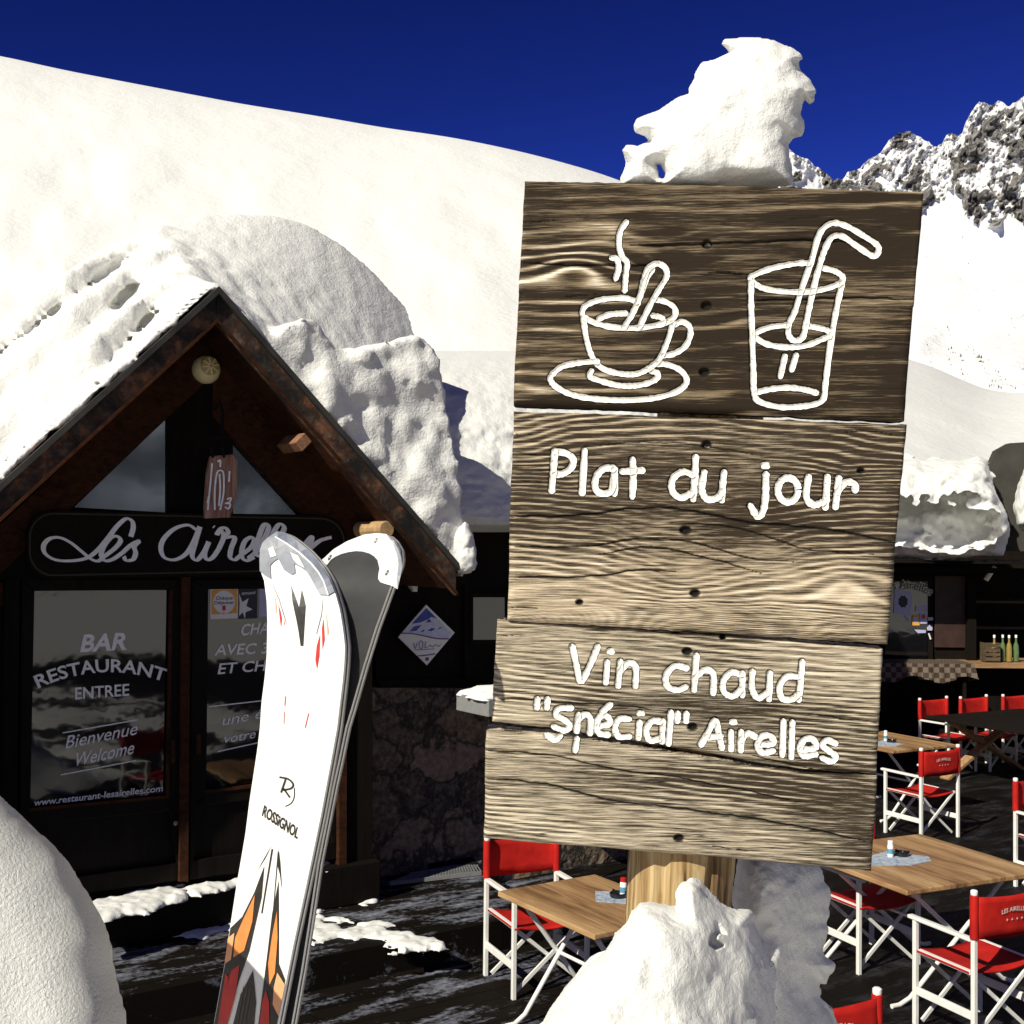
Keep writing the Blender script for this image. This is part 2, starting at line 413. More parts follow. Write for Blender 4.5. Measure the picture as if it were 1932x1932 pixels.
# opposite side of the valley (behind the viewer; seen only mirrored in the panes)
az = np.radians(np.linspace(150, 395, 120)); v = np.linspace(0, 1, 40)
A, Vv = np.meshgrid(az, v)
rad = 60 + 900 * Vv; Zt = -2 + 300 * Vv ** 1.3 * (0.8 + 0.3 * vnoise(A * 6, Vv * 3, 0, 91)) + 18 * fbm(A * 14, Vv * 9, 0, 4, 92) * Vv
Vt = np.stack([rad * np.cos(A), 6 + rad * np.sin(A), Zt], -1)
I = np.arange(A.size).reshape(A.shape); Q = np.stack([I[:-1, :-1], I[1:, :-1], I[1:, 1:], I[:-1, 1:]], -1).reshape(-1, 4)
t = NT('valley'); P = t.geo.outputs['Position']; n1 = t.noise(P, 0.018, 6, 0.7); n2 = t.noise(P, 0.2, 4, 0.7)
t.p(base=t.ramp(t.mix(0.45, n1, n2), [(0.42, (0.85, 0.85, 0.83)), (0.5, (0.02, 0.024, 0.02))]), rough=0.9); M['valley'] = t.m
tag(link_mesh('mountain', np_mesh('mountain', Vt.reshape(-1, 3), Q), M['valley'], None, True), kind='structure')
# small conifers dotted over the slope, some added in place of dark rocks and shrubs
def conifer(h):
    m = MB(); n = 9
    m.cur = 1; m.tube([(0, 0, -0.06 * h), (0, 0, 0.16 * h)], 0.03 * h, 6); m.cur = 0
    for i in range(9):
        z0 = h * (0.1 + 0.09 * i); r = h * 0.26 * (1 - i / 9.6); b = len(m.v)
        for k in range(n):
            a = 2 * math.pi * (k + 0.37 * i) / n; q = r * random.uniform(0.6, 1.2)
            m.v.append((q * math.cos(a), q * math.sin(a), z0 - 0.05 * h * random.uniform(0.3, 1.2)))
        m.v.append((0, 0, z0 + h * 0.17))
        for k in range(n): m.f.append((b + k, b + (k + 1) % n, b + n)); m.mi.append(0)
    return m
t = NT('conifer'); n1 = t.noise(t.tc.outputs['Object'], 2.2, 4); t.p(base=t.ramp(n1, [(0.35, (0.012, 0.018, 0.01)), (0.7, (0.05, 0.055, 0.032))]), rough=0.9); M['conifer'] = t.m
M['bark'] = plain('bark', (0.05, 0.035, 0.025), 0.9)
zt = zm(1641.4, 315.6, .2858)
tp = [(512,1052,15),(518,1068,9),(533,1102,6),(489,1125,8),(538,1190,18),(520,1200,14),(548,1224,10),(563,1225,9),(600,1240,22),(523,1268,15),(603,1332,12),(611,1362,14),(642,1365,8),(648,1185,10),(684,1205,11),(686,1228,9),(720,1245,26),(735,1250,22),(708,1250,16),(728,1276,12),(783,1272,9),(755,1325,9),(830,1342,12),(848,1348,15),(807,1408,14),(828,1410,10),(790,1442,16),(803,1436,12),(818,1444,10),(850,1446,20),(866,1452,18),(845,1462,10),(866,1402,9),(893,1398,12),(931,1440,13),(943,1448,12),(960,1455,16),(402,1284,12),(392,1205,7),(398,1226,7),(443,1194,6),(932,998,10),(905,1036,7),(918,1106,10),(1010,1330,14),(722,945,7),(704,912,5),(636,1205,9),(445,1465,6),(378,1170,12),(612,460,12),(650,632,11),(700,625,8),(686,662,7),(628,688,7),(595,735,8),(700,797,9),(815,815,8),(372,590,9),(350,635,7)]
# depth of the mountain sheet near a pixel
def mdepth(px_, py_):
    i = int(np.clip((px_ - 700) / 1.6, 0, DEPm.shape[1] - 1)); col = PYm[:, i]; j = int(np.argmin(np.abs(col - py_))); return DEPm[j, i]

tproto = None
for (a, b, hp) in tp:
    x_, y_ = zt((a, b)); y_ += hp * 0.2858 * 0.5
    Dm = mdepth(x_, y_); hh = (hp * 1.25 * 0.2858) * Dm / FPX
    if tproto is None:
        tproto = conifer(1.0).build('conifer_shape', [M['conifer'], M['bark']], None, False, False, fix=False); o = tproto
    else:
        o = tproto.copy(); C.objects.link(o)
    o.location = W(x_, y_, Dm - 7.0); o.scale = (hh, hh, hh); o.rotation_euler = (0, 0, random.uniform(0, 6.28))
    tag(o, 'small conifer shape for a tree, rock or shrub on the far white mountain slope', 'tree', 'conifers dotted over the mountain slope')

# ---------- shared helpers
zA, zB = zm(378.8, 962.8, .2124), zm(378.8, 1341.6, .3056)
def ell(cx, cy, rx, ry): return [(cx + rx * math.cos(a * math.pi / 8), cy + ry * math.sin(a * math.pi / 8)) for a in range(17)]
# ------------------------------------------------------------------ implicit snow shapes traced in the photo, at their own depth
def snow_body(name, outline, Y, T, mat, label, cat='snow', res=4.0, lump=((40, 5.0), (14, 2.0), (6, 0.8)), wbias=None, extra=None, flat=None, holes=(), wpad=0):
    P = np.array(outline, float); pad = 22
    x0, y0 = P.min(0) - pad; x1, y1 = P.max(0) + pad
    xs = np.arange(x0, x1, res); ys = np.arange(y0, y1, res); Tm = T * 1.1 + 24 + wpad
    ws = np.arange(-Tm, Tm, res)
    X, Yp = np.meshgrid(xs, ys, indexing='ij')
    d = polydist(outline, X, Yp)
    for h_ in holes: d = np.minimum(d, -polydist(h_, X, Yp))
    q = np.clip(d / T, 0, 1); half = np.where(d > 0, T * np.sqrt(1 - (1 - q) ** 2), d)
    if flat is not None: half = np.minimum(half, flat)
    wb = wbias(X, Yp) if wbias is not None else 0
    F = np.abs(ws[None, None, :] - (wb[..., None] if wbias is not None else 0)) - half[..., None]
    F = F * 0.8
    for (sc, am) in lump:
        F = F + am * vnoise(X[..., None] / sc, Yp[..., None] / sc, ws[None, None, :] / sc, int(sc))
    if extra is not None: F = extra(F, X[..., None], Yp[..., None], ws[None, None, :])
    V, Q = surface_nets(F)
    px, py, w = xs[0] + V[:, 0] * res, ys[0] + V[:, 1] * res, ws[0] + V[:, 2] * res
    k = Y / FPX
    Fw, Rt, Up = np.array(fw), np.array(rt), np.array(up)
    D = Fw + Rt * ((px - HALF) / FPX)[:, None] + Up * ((HALF - py) / FPX)[:, None]
    dep = Y + w * k
    Vw = np.array(CAM) + D * (dep / D[:, 1])[:, None]
    me = np_mesh(name, Vw, Q)
    o = link_mesh(name, me, mat, None, True)
    return tag(o, label, cat)
def text_polys(s, res=3, bold=0.0, font_shear=0.0, space=1.0):   # built-in font -> vertices/faces in a unit-height frame
    cu = bpy.data.curves.new('t', 'FONT'); cu.body = s; cu.resolution_u = res; cu.offset = bold; cu.shear = font_shear; cu.space_character = space
    ob = bpy.data.objects.new('t', cu); C.objects.link(ob)
    dg = bpy.context.evaluated_depsgraph_get(); dg.update()
    me = bpy.data.meshes.new_from_object(ob.evaluated_get(dg))
    V = [v.co.copy() for v in me.vertices]; F = [tuple(p.vertices) for p in me.polygons]
    bpy.data.objects.remove(ob); bpy.data.curves.remove(cu); bpy.data.meshes.remove(me)
    return V, F
def text_obj(name, s, mapper, mat, parent, bold=0.0, shear=0.0, caps=0.73, res=3, space=1.0):
    V, F = text_polys(s, res, bold, shear, space)
    x0 = min(v.x for v in V); x1 = max(v.x for v in V)
    m = MB(); m.add([mapper((v.x - x0) / (x1 - x0), v.y / caps) for v in V], F)
    return m.build(name, mat, parent, False, fix=False)
def lin_map(fn, p0, p1, upv):          # unit text -> photo pixels -> surface
    def g(a, b): return fn(p0[0] + (p1[0] - p0[0]) * a + upv[0] * b, p0[1] + (p1[1] - p0[1]) * a + upv[1] * b)
    return g
t = NT('wet_dark_deck'); P = t.geo.outputs['Position']
v = t.mapping(P, (1, 1, 1), (0, 0, -math.atan2(.57, .82)))
br = t.n.new('ShaderNodeTexBrick'); t.l.new(v, br.inputs['Vector']); br.inputs['Scale'].default_value = 1; br.inputs['Brick Width'].default_value = 3.2; br.inputs['Row Height'].default_value = 0.145; br.inputs['Mortar Size'].default_value = 0.006
br.inputs['Color1'].default_value = (0.003, 0.0022, 0.0014, 1); br.inputs['Color2'].default_value = (0.0075, 0.005, 0.003, 1); br.inputs['Mortar'].default_value = (0.001, 0.001, 0.001, 1)
fr = t.noise(t.mapping(v, (1.0, 3.2, 1)), 1.5, 7, 0.7, 0.4); fine = t.noise(P, 26, 5, 0.7)
x_ = t.n.new('ShaderNodeSeparateXYZ'); t.l.new(P, x_.inputs[0])
near = t.n.new('ShaderNodeMapRange'); t.l.new(x_.outputs[0], near.inputs[0]); near.inputs[1].default_value = -0.2; near.inputs[2].default_value = 0.9; near.inputs[3].default_value = 1.0; near.inputs[4].default_value = 0.12
frost = t.math('MULTIPLY', t.ramp(t.math('ADD', t.math('MULTIPLY', fr, 0.75), t.math('MULTIPLY', fine, 0.25)), [(0.5, 0.0), (0.68, 1.0)]), near.outputs[0])
t.p(base=t.mix(t.math('MULTIPLY', frost, 0.85), br.outputs[0], (0.36, 0.38, 0.46)), rough=0.7, spec=0.12, normal=t.bump(t.math('ADD', br.outputs[1], t.math('MULTIPLY', fr, -1.2)), 0.5, 0.01)); M['deck'] = t.m
# ================================================================== WOODEN PORCH HUT
OH = 0.6
HP = Plane(W(345, 1665, 8.2), (0.82, 0.57, 0), (0, 0, 1))
def hl(px, py, off=0.0): q = HP.loc(px, py, off); return (q.x, q.y)
t = NT('mossy_lit_rake_board'); ob = t.tc.outputs['Object']
n = t.noise(ob, 5, 6, 0.7); n2 = t.noise(ob, 26, 5, 0.7)
t.p(base=t.mix(t.ramp(n2, [(0.48, 0.0), (0.62, 1.0)]), t.ramp(n, [(0.4, (0.002, 0.0015, 0.001)), (0.54, (0.05, 0.018, 0.007)), (0.68, (0.26, 0.1, 0.04))]), t.ramp(n, [(0.42, (0.004, 0.004, 0.002)), (0.66, (0.11, 0.1, 0.075))])), rough=0.8, normal=t.bump(n2, 0.5, 0.01)); M['rake'] = t.m  # moss mottling, with sunlit orange streaks and black shade painted into the colour
t = NT('dark_pane'); n = t.noise(t.tc.outputs['Object'], 2.5, 3)
t.p(base=(0.004, 0.004, 0.005), rough=0.035, ior=1.75, normal=t.bump(n, 0.05, 0.03)); M['pane'] = t.m
t = NT('gable_pane'); n = t.noise(t.tc.outputs['Object'], 1.5, 3)
t.p(base=(0.25, 0.29, 0.36), rough=0.07, metal=0.95, normal=t.bump(n, 0.04, 0.05)); M['pane_blue'] = t.m
M['cream'] = plain('cream_lamp_glass', (0.9, 0.78, 0.45), 0.4, 0.06)
M['cream_dark'] = plain('lamp_ribs', (0.5, 0.38, 0.15), 0.4, 0.15)
M['end_grain'] = plain('end_grain', (0.4, 0.25, 0.12), 0.7, 0.3, 24)
M['red_weathered'] = wood('red_weathered_board', (0.16, 0.05, 0.03), (0.5, 0.33, 0.24), 14, 2)
hutbase = Vector(HP.pt(0, 0)); hut = thing('wooden_hut', 'dark timber entrance hut with a steep gable and glazed double doors', 'hut', hutbase)
s0, t0 = hl(410, 545, OH); sl, tl = hl(0, 914, OH); sr, tr = hl(862, 1066, OH)
mL = (tl - t0) / (sl - s0); mR = (tr - t0) / (sr - s0)
_, tin = hl(404, 610, OH); TH = t0 - tin                           # vertical thickness of the roof edge
sLe = s0 - 2.9; tLe = t0 + mL * (sLe - s0)
BACK = 6.0
def P3(s, t_, off): return HP.pt(s, t_, off)
roof = MB()
for (sa, ta) in ((sLe, tLe), (sr, tr)):
    poly = [P3(s0, t0 - 0.02, OH - 0.045), P3(sa, ta - 0.02, OH - 0.045), P3(sa, ta - TH + 0.05, OH - 0.045), P3(s0, t0 - TH + 0.05, OH - 0.045)]
    roof.prism(poly, HP.n * -BACK)
ro = roof.build('roof', M['brown_wood'], hut)
M['flash'] = plain('zinc_flashing', (0.03, 0.028, 0.024), 0.6, 0.5, 6)
for (sa, ta, nm) in ((sLe, tLe, 'left'), (sr, tr, 'right')):
    mb = MB(); mb.prism([P3(s0, t0, OH), P3(sa, ta, OH), P3(sa, ta - TH, OH), P3(s0, t0 - TH, OH)], HP.n * -0.042)
    b = mb.build('bargeboard', M['rake'], ro, bevel=0.008)
    mb = MB(); d_ = 0.012; mb.prism([P3(s0, t0 - TH + 0.004, OH + 0.018), P3(sa, ta - TH + 0.004, OH + 0.018), P3(sa, ta - TH + 0.03, OH + 0.018), P3(s0, t0 - TH + 0.03, OH + 0.018)], HP.n * -0.017)
    mb.build('trim_strip', M['brown_wood'], ro)
    mb = MB(); mb.prism([P3(s0, t0 + 0.012, OH + 0.035), P3(sa, ta + 0.012, OH + 0.035), P3(sa, ta - 0.035, OH + 0.035), P3(s0, t0 - 0.035, OH + 0.035)], HP.n * -0.034)
    mb.build('roof_flashing', M['flash'], ro)
# gable wall behind
w = MB(); tb = -0.35
sW = hl(655, 1300)[0]
w.prism([P3(s0, t0 - 0.06, 0), P3(sLe + 0.15, tLe + 0.09 * 0 - 0.08, 0), P3(sLe + 0.15, tb, 0), P3(sW, tb, 0), P3(sW, t0 + mR * (sW - s0) - 0.08, 0)], HP.n * -0.12)
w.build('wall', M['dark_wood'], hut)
def flat(name, pts, off, th, mat, parent, bevel=0.004):
    m = MB(); m.prism([HP.hit(p[0], p[1], off) for p in pts], HP.n * -th); return m.build(name, mat, parent, bevel=bevel)
flat('rafter', [(412, 600), (412, 700), (317, 788), (142, 952), (-200, 1268), (-200, 1180)], 0.07, 0.065, M['brown_wood'], hut)
flat('rafter', [(402, 600), (402, 785), (441, 828), (571, 971), (720, 1135), (720, 1010)], 0.075, 0.07, M['brown_wood'], hut)
flat('king_post', [(317, 770), (317, 968), (440, 970), (440, 800), (420, 720), (385, 720)], 0.05, 0.045, M['dark_wood'], hut)
for pts in ([(140, 957), (318, 786), (318, 967)], [(438, 822), (438, 969), (573, 971)]):
    f = flat('window', [(pts[0][0] - 4, pts[0][1] + 3), (pts[1][0], pts[1][1] - 6), (pts[2][0] + 3, pts[2][1] + 4)], 0.012, 0.01, M['dark_wood'], hut)
    flat('pane', pts, 0.018, 0.004, M['pane_blue'], f, 0)
flat('tie_beam', [(-200, 985), (-200, 1095), (700, 1088), (700, 975)], 0.06, 0.05, M['dark_wood'], hut)
flat('corner_post', [(657, 1085), (703, 1085), (703, 1690), (657, 1700)], 0.06, 0.18, M['dark_wood'], hut)
flat('door_jamb', [(640, 1090), (656, 1090), (655, 1630), (639, 1640)], 0.09, 0.08, M['brown_wood'], hut)
flat('door_jamb', [(10, 1092), (38, 1092), (30, 1700), (2, 1704)], 0.09, 0.08, M['dark_wood'], hut)
flat('wall_plank', [(-200, 1100), (9, 1100), (9, 1143), (-200, 1146)], 0.03, 0.028, M['brown_wood'], hut)
# doors
def door(xl, xr, gl, handle_x, yb_l, yb_r):
    d = flat('door', [(xl, 1093), (xr, 1093), (xr - 4, yb_r), (xl - 4, yb_l)], 0.02, 0.018, M['door_wood'], hut)
    a, b, c, e = gl                                                  # top-left, top-right, bottom-right, bottom-left
    for nm, q in (('rail', [(xl, 1093), (xr, 1093), b, a]), ('rail', [e, c, (xr - 4, c[1] + 26), (xl - 4, e[1] + 28)]),
                  ('rail', [(xl - 4, yb_l - 36), (xr - 4, yb_r - 34), (xr - 4, yb_r), (xl - 4, yb_l)]),
                  ('stile', [(xl, 1094), a, e, (xl - 4, yb_l - 2)]), ('stile', [b, (xr, 1094), (xr - 4, yb_r - 2), c])):
        flat(nm, q, 0.052, 0.03, M['door_wood'], d, 0.006)
    m1 = flat('glazing_bead', [(e[0] - 2, e[1] - 3), (c[0] + 2, c[1] - 3), (c[0] + 3, c[1] + 3), (e[0] - 2, e[1] + 3)], 0.062, 0.02, M['brown_wood'], d, 0)
    m1 = flat('glazing_bead', [(b[0] - 3, b[1]), (b[0] + 3, b[1]), (c[0] + 3, c[1]), (c[0] - 3, c[1])], 0.060, 0.02, M['brown_wood'], d, 0)
    flat('pane', [a, b, c, e], 0.03, 0.006, M['pane'], d, 0)
    return d
doorL = door(40, 341, ((65, 1115), (323, 1113), (316, 1503), (57, 1528)), 0, 1704, 1661)
doorR = door(362, 638, ((393, 1112), (606, 1110), (602, 1468), (389, 1494)), 0, 1660, 1622)
flat('door_post', [(343, 1088), (360, 1088), (356, 1664), (338, 1664)], 0.075, 0.06, M['brown_wood'], hut)
for d_, pts in ((doorL, [(324, 1395), (331, 1395), (331, 1440), (324, 1440)]), (doorR, [(372, 1385), (379, 1385), (379, 1425), (372, 1425)])):
    flat('handle', pts, 0.10, 0.02, M['brown_wood'], d_, 0.004)
m = MB(); m.lathe([(0.014, 0), (0.016, 0.006), (0.008, 0.012)], HP.hit(331, 1553, 0.053), 14, Matrix((HP.u, HP.v, HP.n)).transposed()); m.build('lock', M['end_grain'], doorL, True)
t = NT('door_lettering'); n = t.noise(t.tc.outputs['Object'], 60, 3); t.p(base=t.ramp(n, [(0.3, (0.85, 0.85, 0.8)), (0.6, (0.95, 0.95, 0.9))]), rough=0.6); M['door_letter'] = t.m
hf = lambda x, y: HP.hit(x, y, 0.034)
zC = zm(0, 931, .4168)
def dtext(s, p0, p1, h, par, slant=0.0, bold=0.012, z=zC, caps=0.73):
    p0, p1 = z(p0), z(p1); return text_obj('lettering', s, lin_map(hf, p0, p1, (slant * h, -h)), M['door_letter'], par, bold, 0.0, caps)
dtext('BAR', (362, 716), (574, 705), 33, doorL, 0.22, 0.03)
def arc_map(a, b):
    x = 72 + (310 - 72) * a; y = 1291 - 0 * a; k = (a - 0.5) * 2
    base = 1268 + 24 * k * k - 6 * k; sl_ = (2 * 24 * k - 6) / 119.0
    n_ = Vector((sl_, -1)).normalized() * 25 * b
    return hf(x + n_.x, base + n_.y)
text_obj('lettering', 'RESTAURANT', arc_map, M['door_letter'], doorL, 0.02)
dtext('ENTREE', (340, 932), (585, 914), 23, doorL, 0, 0.015)
dtext('Bienvenue', (295, 1155), (617, 1091), 26, doorL, 0.25, 0.004)
dtext('Welcome', (330, 1237), (602, 1178), 27, doorL, 0.25, 0.01)
dtext('www.restaurant-lesairelles.com', (152, 1414), (736, 1348), 12.5, doorL, 0.15, 0.02)
def dline(a, b, par, w=2.2, z=zC):
    a, b = z(a), z(b); m = MB(); m.add([hf(a[0], a[1] - w / 2), hf(b[0], b[1] - w / 2), hf(b[0], b[1] + w / 2), hf(a[0], a[1] + w / 2)], [(0, 3, 2, 1)]); m.build('rule_line', M['door_letter'], par, fix=False)
dline((283, 1084), (621, 1025), doorL); dline((275, 1274), (615, 1209), doorL)
dtext('CHA', (350, 1112), (600, 1092), 22, doorR, 0.2, 0.015, zA)
dtext('AVEC 3', (120, 1287), (590, 1270), 21, doorR, 0.2, 0.015, zA)
dtext('ET CH', (150, 1455), (570, 1422), 21, doorR, 0.2, 0.015, zA)
dtext('une é', (185, 1912), (545, 1845), 20, doorR, 0.25, 0.004, zA)
zBm = zm(378.8, 1341.6, .3056)
dtext('votre', (135, 200), (335, 165), 18, doorR, 0.25, 0.004, zBm)
dline((70, 1745 ), (560, 1690), doorR, 2.2, zA); dline((105, 250), (400, 185), doorR, 2.2, zBm)
# stickers on the right-hand pane
M['st_orange'] = plain('sticker_orange', (0.7, 0.33, 0.05), 0.5, 0.1); M['st_white'] = plain('sticker_white', (0.72, 0.71, 0.68), 0.5, 0.04)
M['st_dark'] = plain('sticker_navy', (0.01, 0.012, 0.03), 0.5, 0.2); M['st_red'] = plain('sticker_red', (0.5, 0.03, 0.02), 0.5, 0.1); M['st_lilac'] = plain('sticker_lilac', (0.42, 0.42, 0.6), 0.5, 0.08)
M['st_ink'] = plain('sticker_ink', (0.01, 0.02, 0.05), 0.5, 0.1)
def flatpoly(name, pts, off, mat, par, z=lambda p: p, pl=None):
    m = MB(); m.add([(pl or HP).hit(*z(p), off) for p in pts], [tuple(range(len(pts)))]); return m.build(name, mat, par, fix=False)
def sticker(pts, mat, par, z): 
    pts = pts[::-1]
    m = MB(); m.prism([HP.hit(*z(p), 0.0345) for p in pts], HP.n * -0.0025); return m.build('sticker', mat, par)
st = sticker([(85, 700), (330, 692), (328, 958), (82, 968)], M['st_white'], doorR, zA)
flatpoly('sticker_print', [(95, 708), (96, 925), (322, 915), (324, 702)], 0.0352, M['st_orange'], doorR, zA)
flatpoly('sticker_print', ell(207, 815, 98, 102)[:16][::-1], 0.0358, M['st_white'], doorR, zA)
for s_, x0, x1, y in (('Chèque', 132, 285, 795), ('Déjeuner', 120, 300, 835)):
    text_obj('lettering', s_, lin_map(lambda x, y_: HP.hit(x, y_, 0.0364), zA((x0, y)), zA((x1, y - 4)), (0, -6.4)), M['st_ink'], doorR, 0.02)
flatpoly('sticker_print', [(190, 850), (190, 885), (155, 888), (250, 886), (222, 884), (222, 848), (205, 843)][::-1], 0.0364, M['st_red'], doorR, zA)
flatpoly('sticker_print', [(203, 884), (203, 925), (209, 925), (209, 884)], 0.0366, M['st_red'], doorR, zA)
st = sticker([(340, 700), (505, 690), (503, 960), (338, 966)], M['st_dark'], doorR, zA)
flatpoly('sticker_print', [(341, 740), (345, 830), (341, 940), (372, 905), (393, 965), (398, 905), (460, 880), (405, 850), (425, 780), (370, 815)], 0.0352, M['st_white'], doorR, zA)
text_obj('lettering', 'RESTAURANT', lin_map(lambda x, y_: HP.hit(x, y_, 0.0352), zA((365, 752)), zA((490, 742)), (0, -4.5)), M['st_white'], doorR, 0.02)
st = sticker([(520, 690), (680, 684), (678, 940), (518, 948)], M['st_lilac'], doorR, zA)
# painted name board over the doors
ns = thing('name_sign', 'long dark rounded board over the double doors painted Les Airelles in white script', 'sign', HP.hit(352, 1088, 0.1))
def rrect(x0, x1, yt0, yt1, yb0, yb1, r):
    pts = []
    for cx, cyf, a0 in ((x1 - r, 1, -90), (x1 - r, 0, 0), (x0 + r, 0, 90), (x0 + r, 1, 180)):
        for k in range(9):
            a = R(a0 + k * 11.25); f = (cx - x0) / (x1 - x0)
            cy = (yt0 + (yt1 - yt0) * f + r) if cyf else (yb0 + (yb1 - yb0) * f - r)
            pts.append((cx + r * math.cos(a), cy + r * math.sin(a)))
    return pts
rp = rrect(50, 655, 962, 973, 1092, 1080, 48)
m = MB(); m.prism([HP.hit(*p, 0.13) for p in rp], HP.n * -0.03); m.build('board', plain('dark_sign_board', (0.007, 0.0055, 0.003), 0.7, 0.3, spec=0.12), ns, bevel=0.004)
m = MB(); rp2 = rrect(56, 649, 968, 979, 1086, 1074, 44); ring = [HP.hit(*p, 0.134) for p in rp2]; m.tube(ring + ring[:1], 0.006, 8, False); m.build('border', plain('sign_border', (0.035, 0.028, 0.014), 0.6), ns, True)
Lz = zm(0, 931, .4168)
scr = [[(592,196),(603,155),(597,125),(570,115),(530,148),(490,200),(440,258),(390,293),(320,305),(250,300),(205,272),(198,235),(225,205),(270,200),(320,223),(370,263),(410,295),(440,306),(468,292)],
       [(468,288),(520,248),(545,215),(530,194),(500,202),(470,240),(458,280),(475,304),(510,298),(555,268)], [(555,268),(595,232),(630,215),(608,240),(614,270),(602,298),(572,303),(560,285)],
       [(890,165),(850,143),(790,160),(742,205),(728,250),(745,290),(790,300),(840,275),(875,222),(905,150)], [(905,150),(885,220),(870,280),(890,302),(920,270),(942,228)], [(945,218),(927,270),(937,299),(962,290),(990,252)], [(966,149),(970,153)],
       [(990,252),(1012,198),(1000,168),(982,185),(1000,160),(1022,157),(1032,178),(1014,200),(1062,198),(1046,250),(1042,288),(1062,300),(1086,283)],
       [(1086,283),(1132,248),(1150,218),(1138,198),(1110,215),(1096,250),(1095,285),(1115,304),(1152,288)]]
scr2 = [[(420,430),(500,360),(560,260),(602,160),(582,122),(548,150),(505,270),(485,350),(500,400),(530,405)], [(530,400),(650,300),(735,180),(728,132),(690,130),(640,210),(610,320),(620,390),(660,400)],
        [(660,400),(760,340),(800,290),(780,265),(740,300),(730,370),(760,400),(830,370)], [(830,400),(900,330),(985,235),(970,300),(935,370),(900,395)], [(965,345),(1050,275),(1110,252),(1162,240)]]
scount = [0]
def script(raw, z, wpx, mat, par, off, pl=None, nm='lettering', var=0.35):
    pl = pl or HP; m = MB()
    for s_ in raw:
        q = [Vector(z(p)) for p in catmull(s_, 8)] if True else 0
        n_ = len(q)
        if n_ < 2: continue
        L, Rr = [], []
        for i in range(n_):
            d = (q[min(i + 1, n_ - 1)] - q[max(i - 1, 0)]); d = d.normalized() if d.length > 1e-6 else Vector((1, 0)); nn = Vector((-d.y, d.x))
            a = math.atan2(d.y, d.x); ww = wpx / 2 * (1 + var * math.cos(2 * (a - R(105))))
            L.append(q[i] + nn * ww); Rr.append(q[i] - nn * ww)
        scount[0] += 1
        vs = [pl.hit(p.x, p.y, off + scount[0] % 9 * 0.00035 + i * 0.00009) for q_ in (L, Rr) for i, p in enumerate(q_)]
        m.add(vs, [(i, i + 1, n_ + i + 1, n_ + i) for i in range(n_ - 1)])
    return m.build(nm, mat, par, fix=False)
script(scr, Lz, 7.4, M['letter_white'], ns, 0.1325); script(scr2, zA, 7.6, M['letter_white'], ns, 0.1328)
# round bulkhead lamp in the gable
lc_ = HP.hit(388, 698, 0.08); rl = (HP.hit(413, 698, 0.08) - lc_).length; RM = Matrix((HP.u, HP.v, HP.n)).transposed()
lam = thing('gable_lamp', 'round cream ribbed lamp fixed high in the hut gable', 'lamp', lc_)
m = MB(); m.lathe([(rl, -0.01), (rl * 1.02, 0.02), (rl * 0.93, 0.045), (rl * .7, 0.07), (rl * .4, 0.085), (0.004, 0.09)], lc_, 28, RM); m.build('glass_cover', M['cream'], lam, True)
m = MB(); c2 = lc_ + HP.v * rl * 0.18
m.lathe([(rl * .66, 0.055), (rl * .66, 0.082), (rl * .6, 0.088), (0.003, 0.096)], c2, 24, RM)
m.build('centre_disc', M['cream_dark'], lam, True)
m = MB()
for k in range(8):
    a = k * math.pi / 4 + .2; dr = HP.u * math.cos(a) + HP.v * math.sin(a); m.bar(c2 + dr * rl * .12 + HP.n * 0.095, c2 + dr * rl * .62 + HP.n * 0.09, 0.009, 0.008)
m.build('rib', M['cream'], lam)
# little carved board hanging on two hooks
hb_off = 0.32
zh = zm(0, 473.5, .2533)
hbp = [(1570,1528),(1735,1515),(1772,1565),(1770,1800),(1715,1985),(1530,1992),(1528,1900),(1545,1650)]
hb = thing('hanging_board', 'small reddish weathered board with white loops hanging from two black hooks in the gable', 'sign', HP.hit(*zh((1640, 1990)), hb_off))
m = MB(); m.prism([HP.hit(*zh(p), hb_off) for p in hbp], HP.n * -0.035); m.build('board', M['red_weathered'], hb, bevel=0.004)
loops = [[(1600,1930),(1600,1780),(1615,1660),(1640,1635),(1665,1660),(1665,1800),(1640,1930)], [(1580,1580),(1570,1700),(1555,1850)], [(1620,1570),(1640,1560),(1640,1610)], [(1710,1640),(1705,1720)], [(1690,1850),(1720,1840),(1710,1870),(1680,1880),(1715,1885),(1700,1920),(1675,1905)], [(1545,1880),(1555,1830),(1548,1930)], [(1635,1660),(1640,1780),(1630,1900)]]
script(loops, zh, 3.2, M['letter_white'], hb, hb_off + 0.002, None, 'drawing', 0.1)
for x in (1583, 1665):
    m = MB(); m.tube([HP.hit(*zh((x, 1400)), hb_off - .01), HP.hit(*zh((x - 8, 1470)), hb_off + .02), HP.hit(*zh((x + 4, 1540)), hb_off + .012)], [0.012, 0.014, 0.008], 8); m.build('hook', M['black'], hb, True)
m = MB(); m.tube([HP.hit(*zh((1600, 1180)), .25), HP.hit(*zh((1640, 1120)), .28), HP.hit(*zh((1660, 1200)), .28), HP.hit(*zh((1650, 1400)), hb_off)], 0.012, 8); m.bar(HP.hit(*zh((1560, 1400)), hb_off), HP.hit(*zh((1700, 1385)), hb_off), 0.02, 0.02); m.build('chain', M['black'], hb, True)
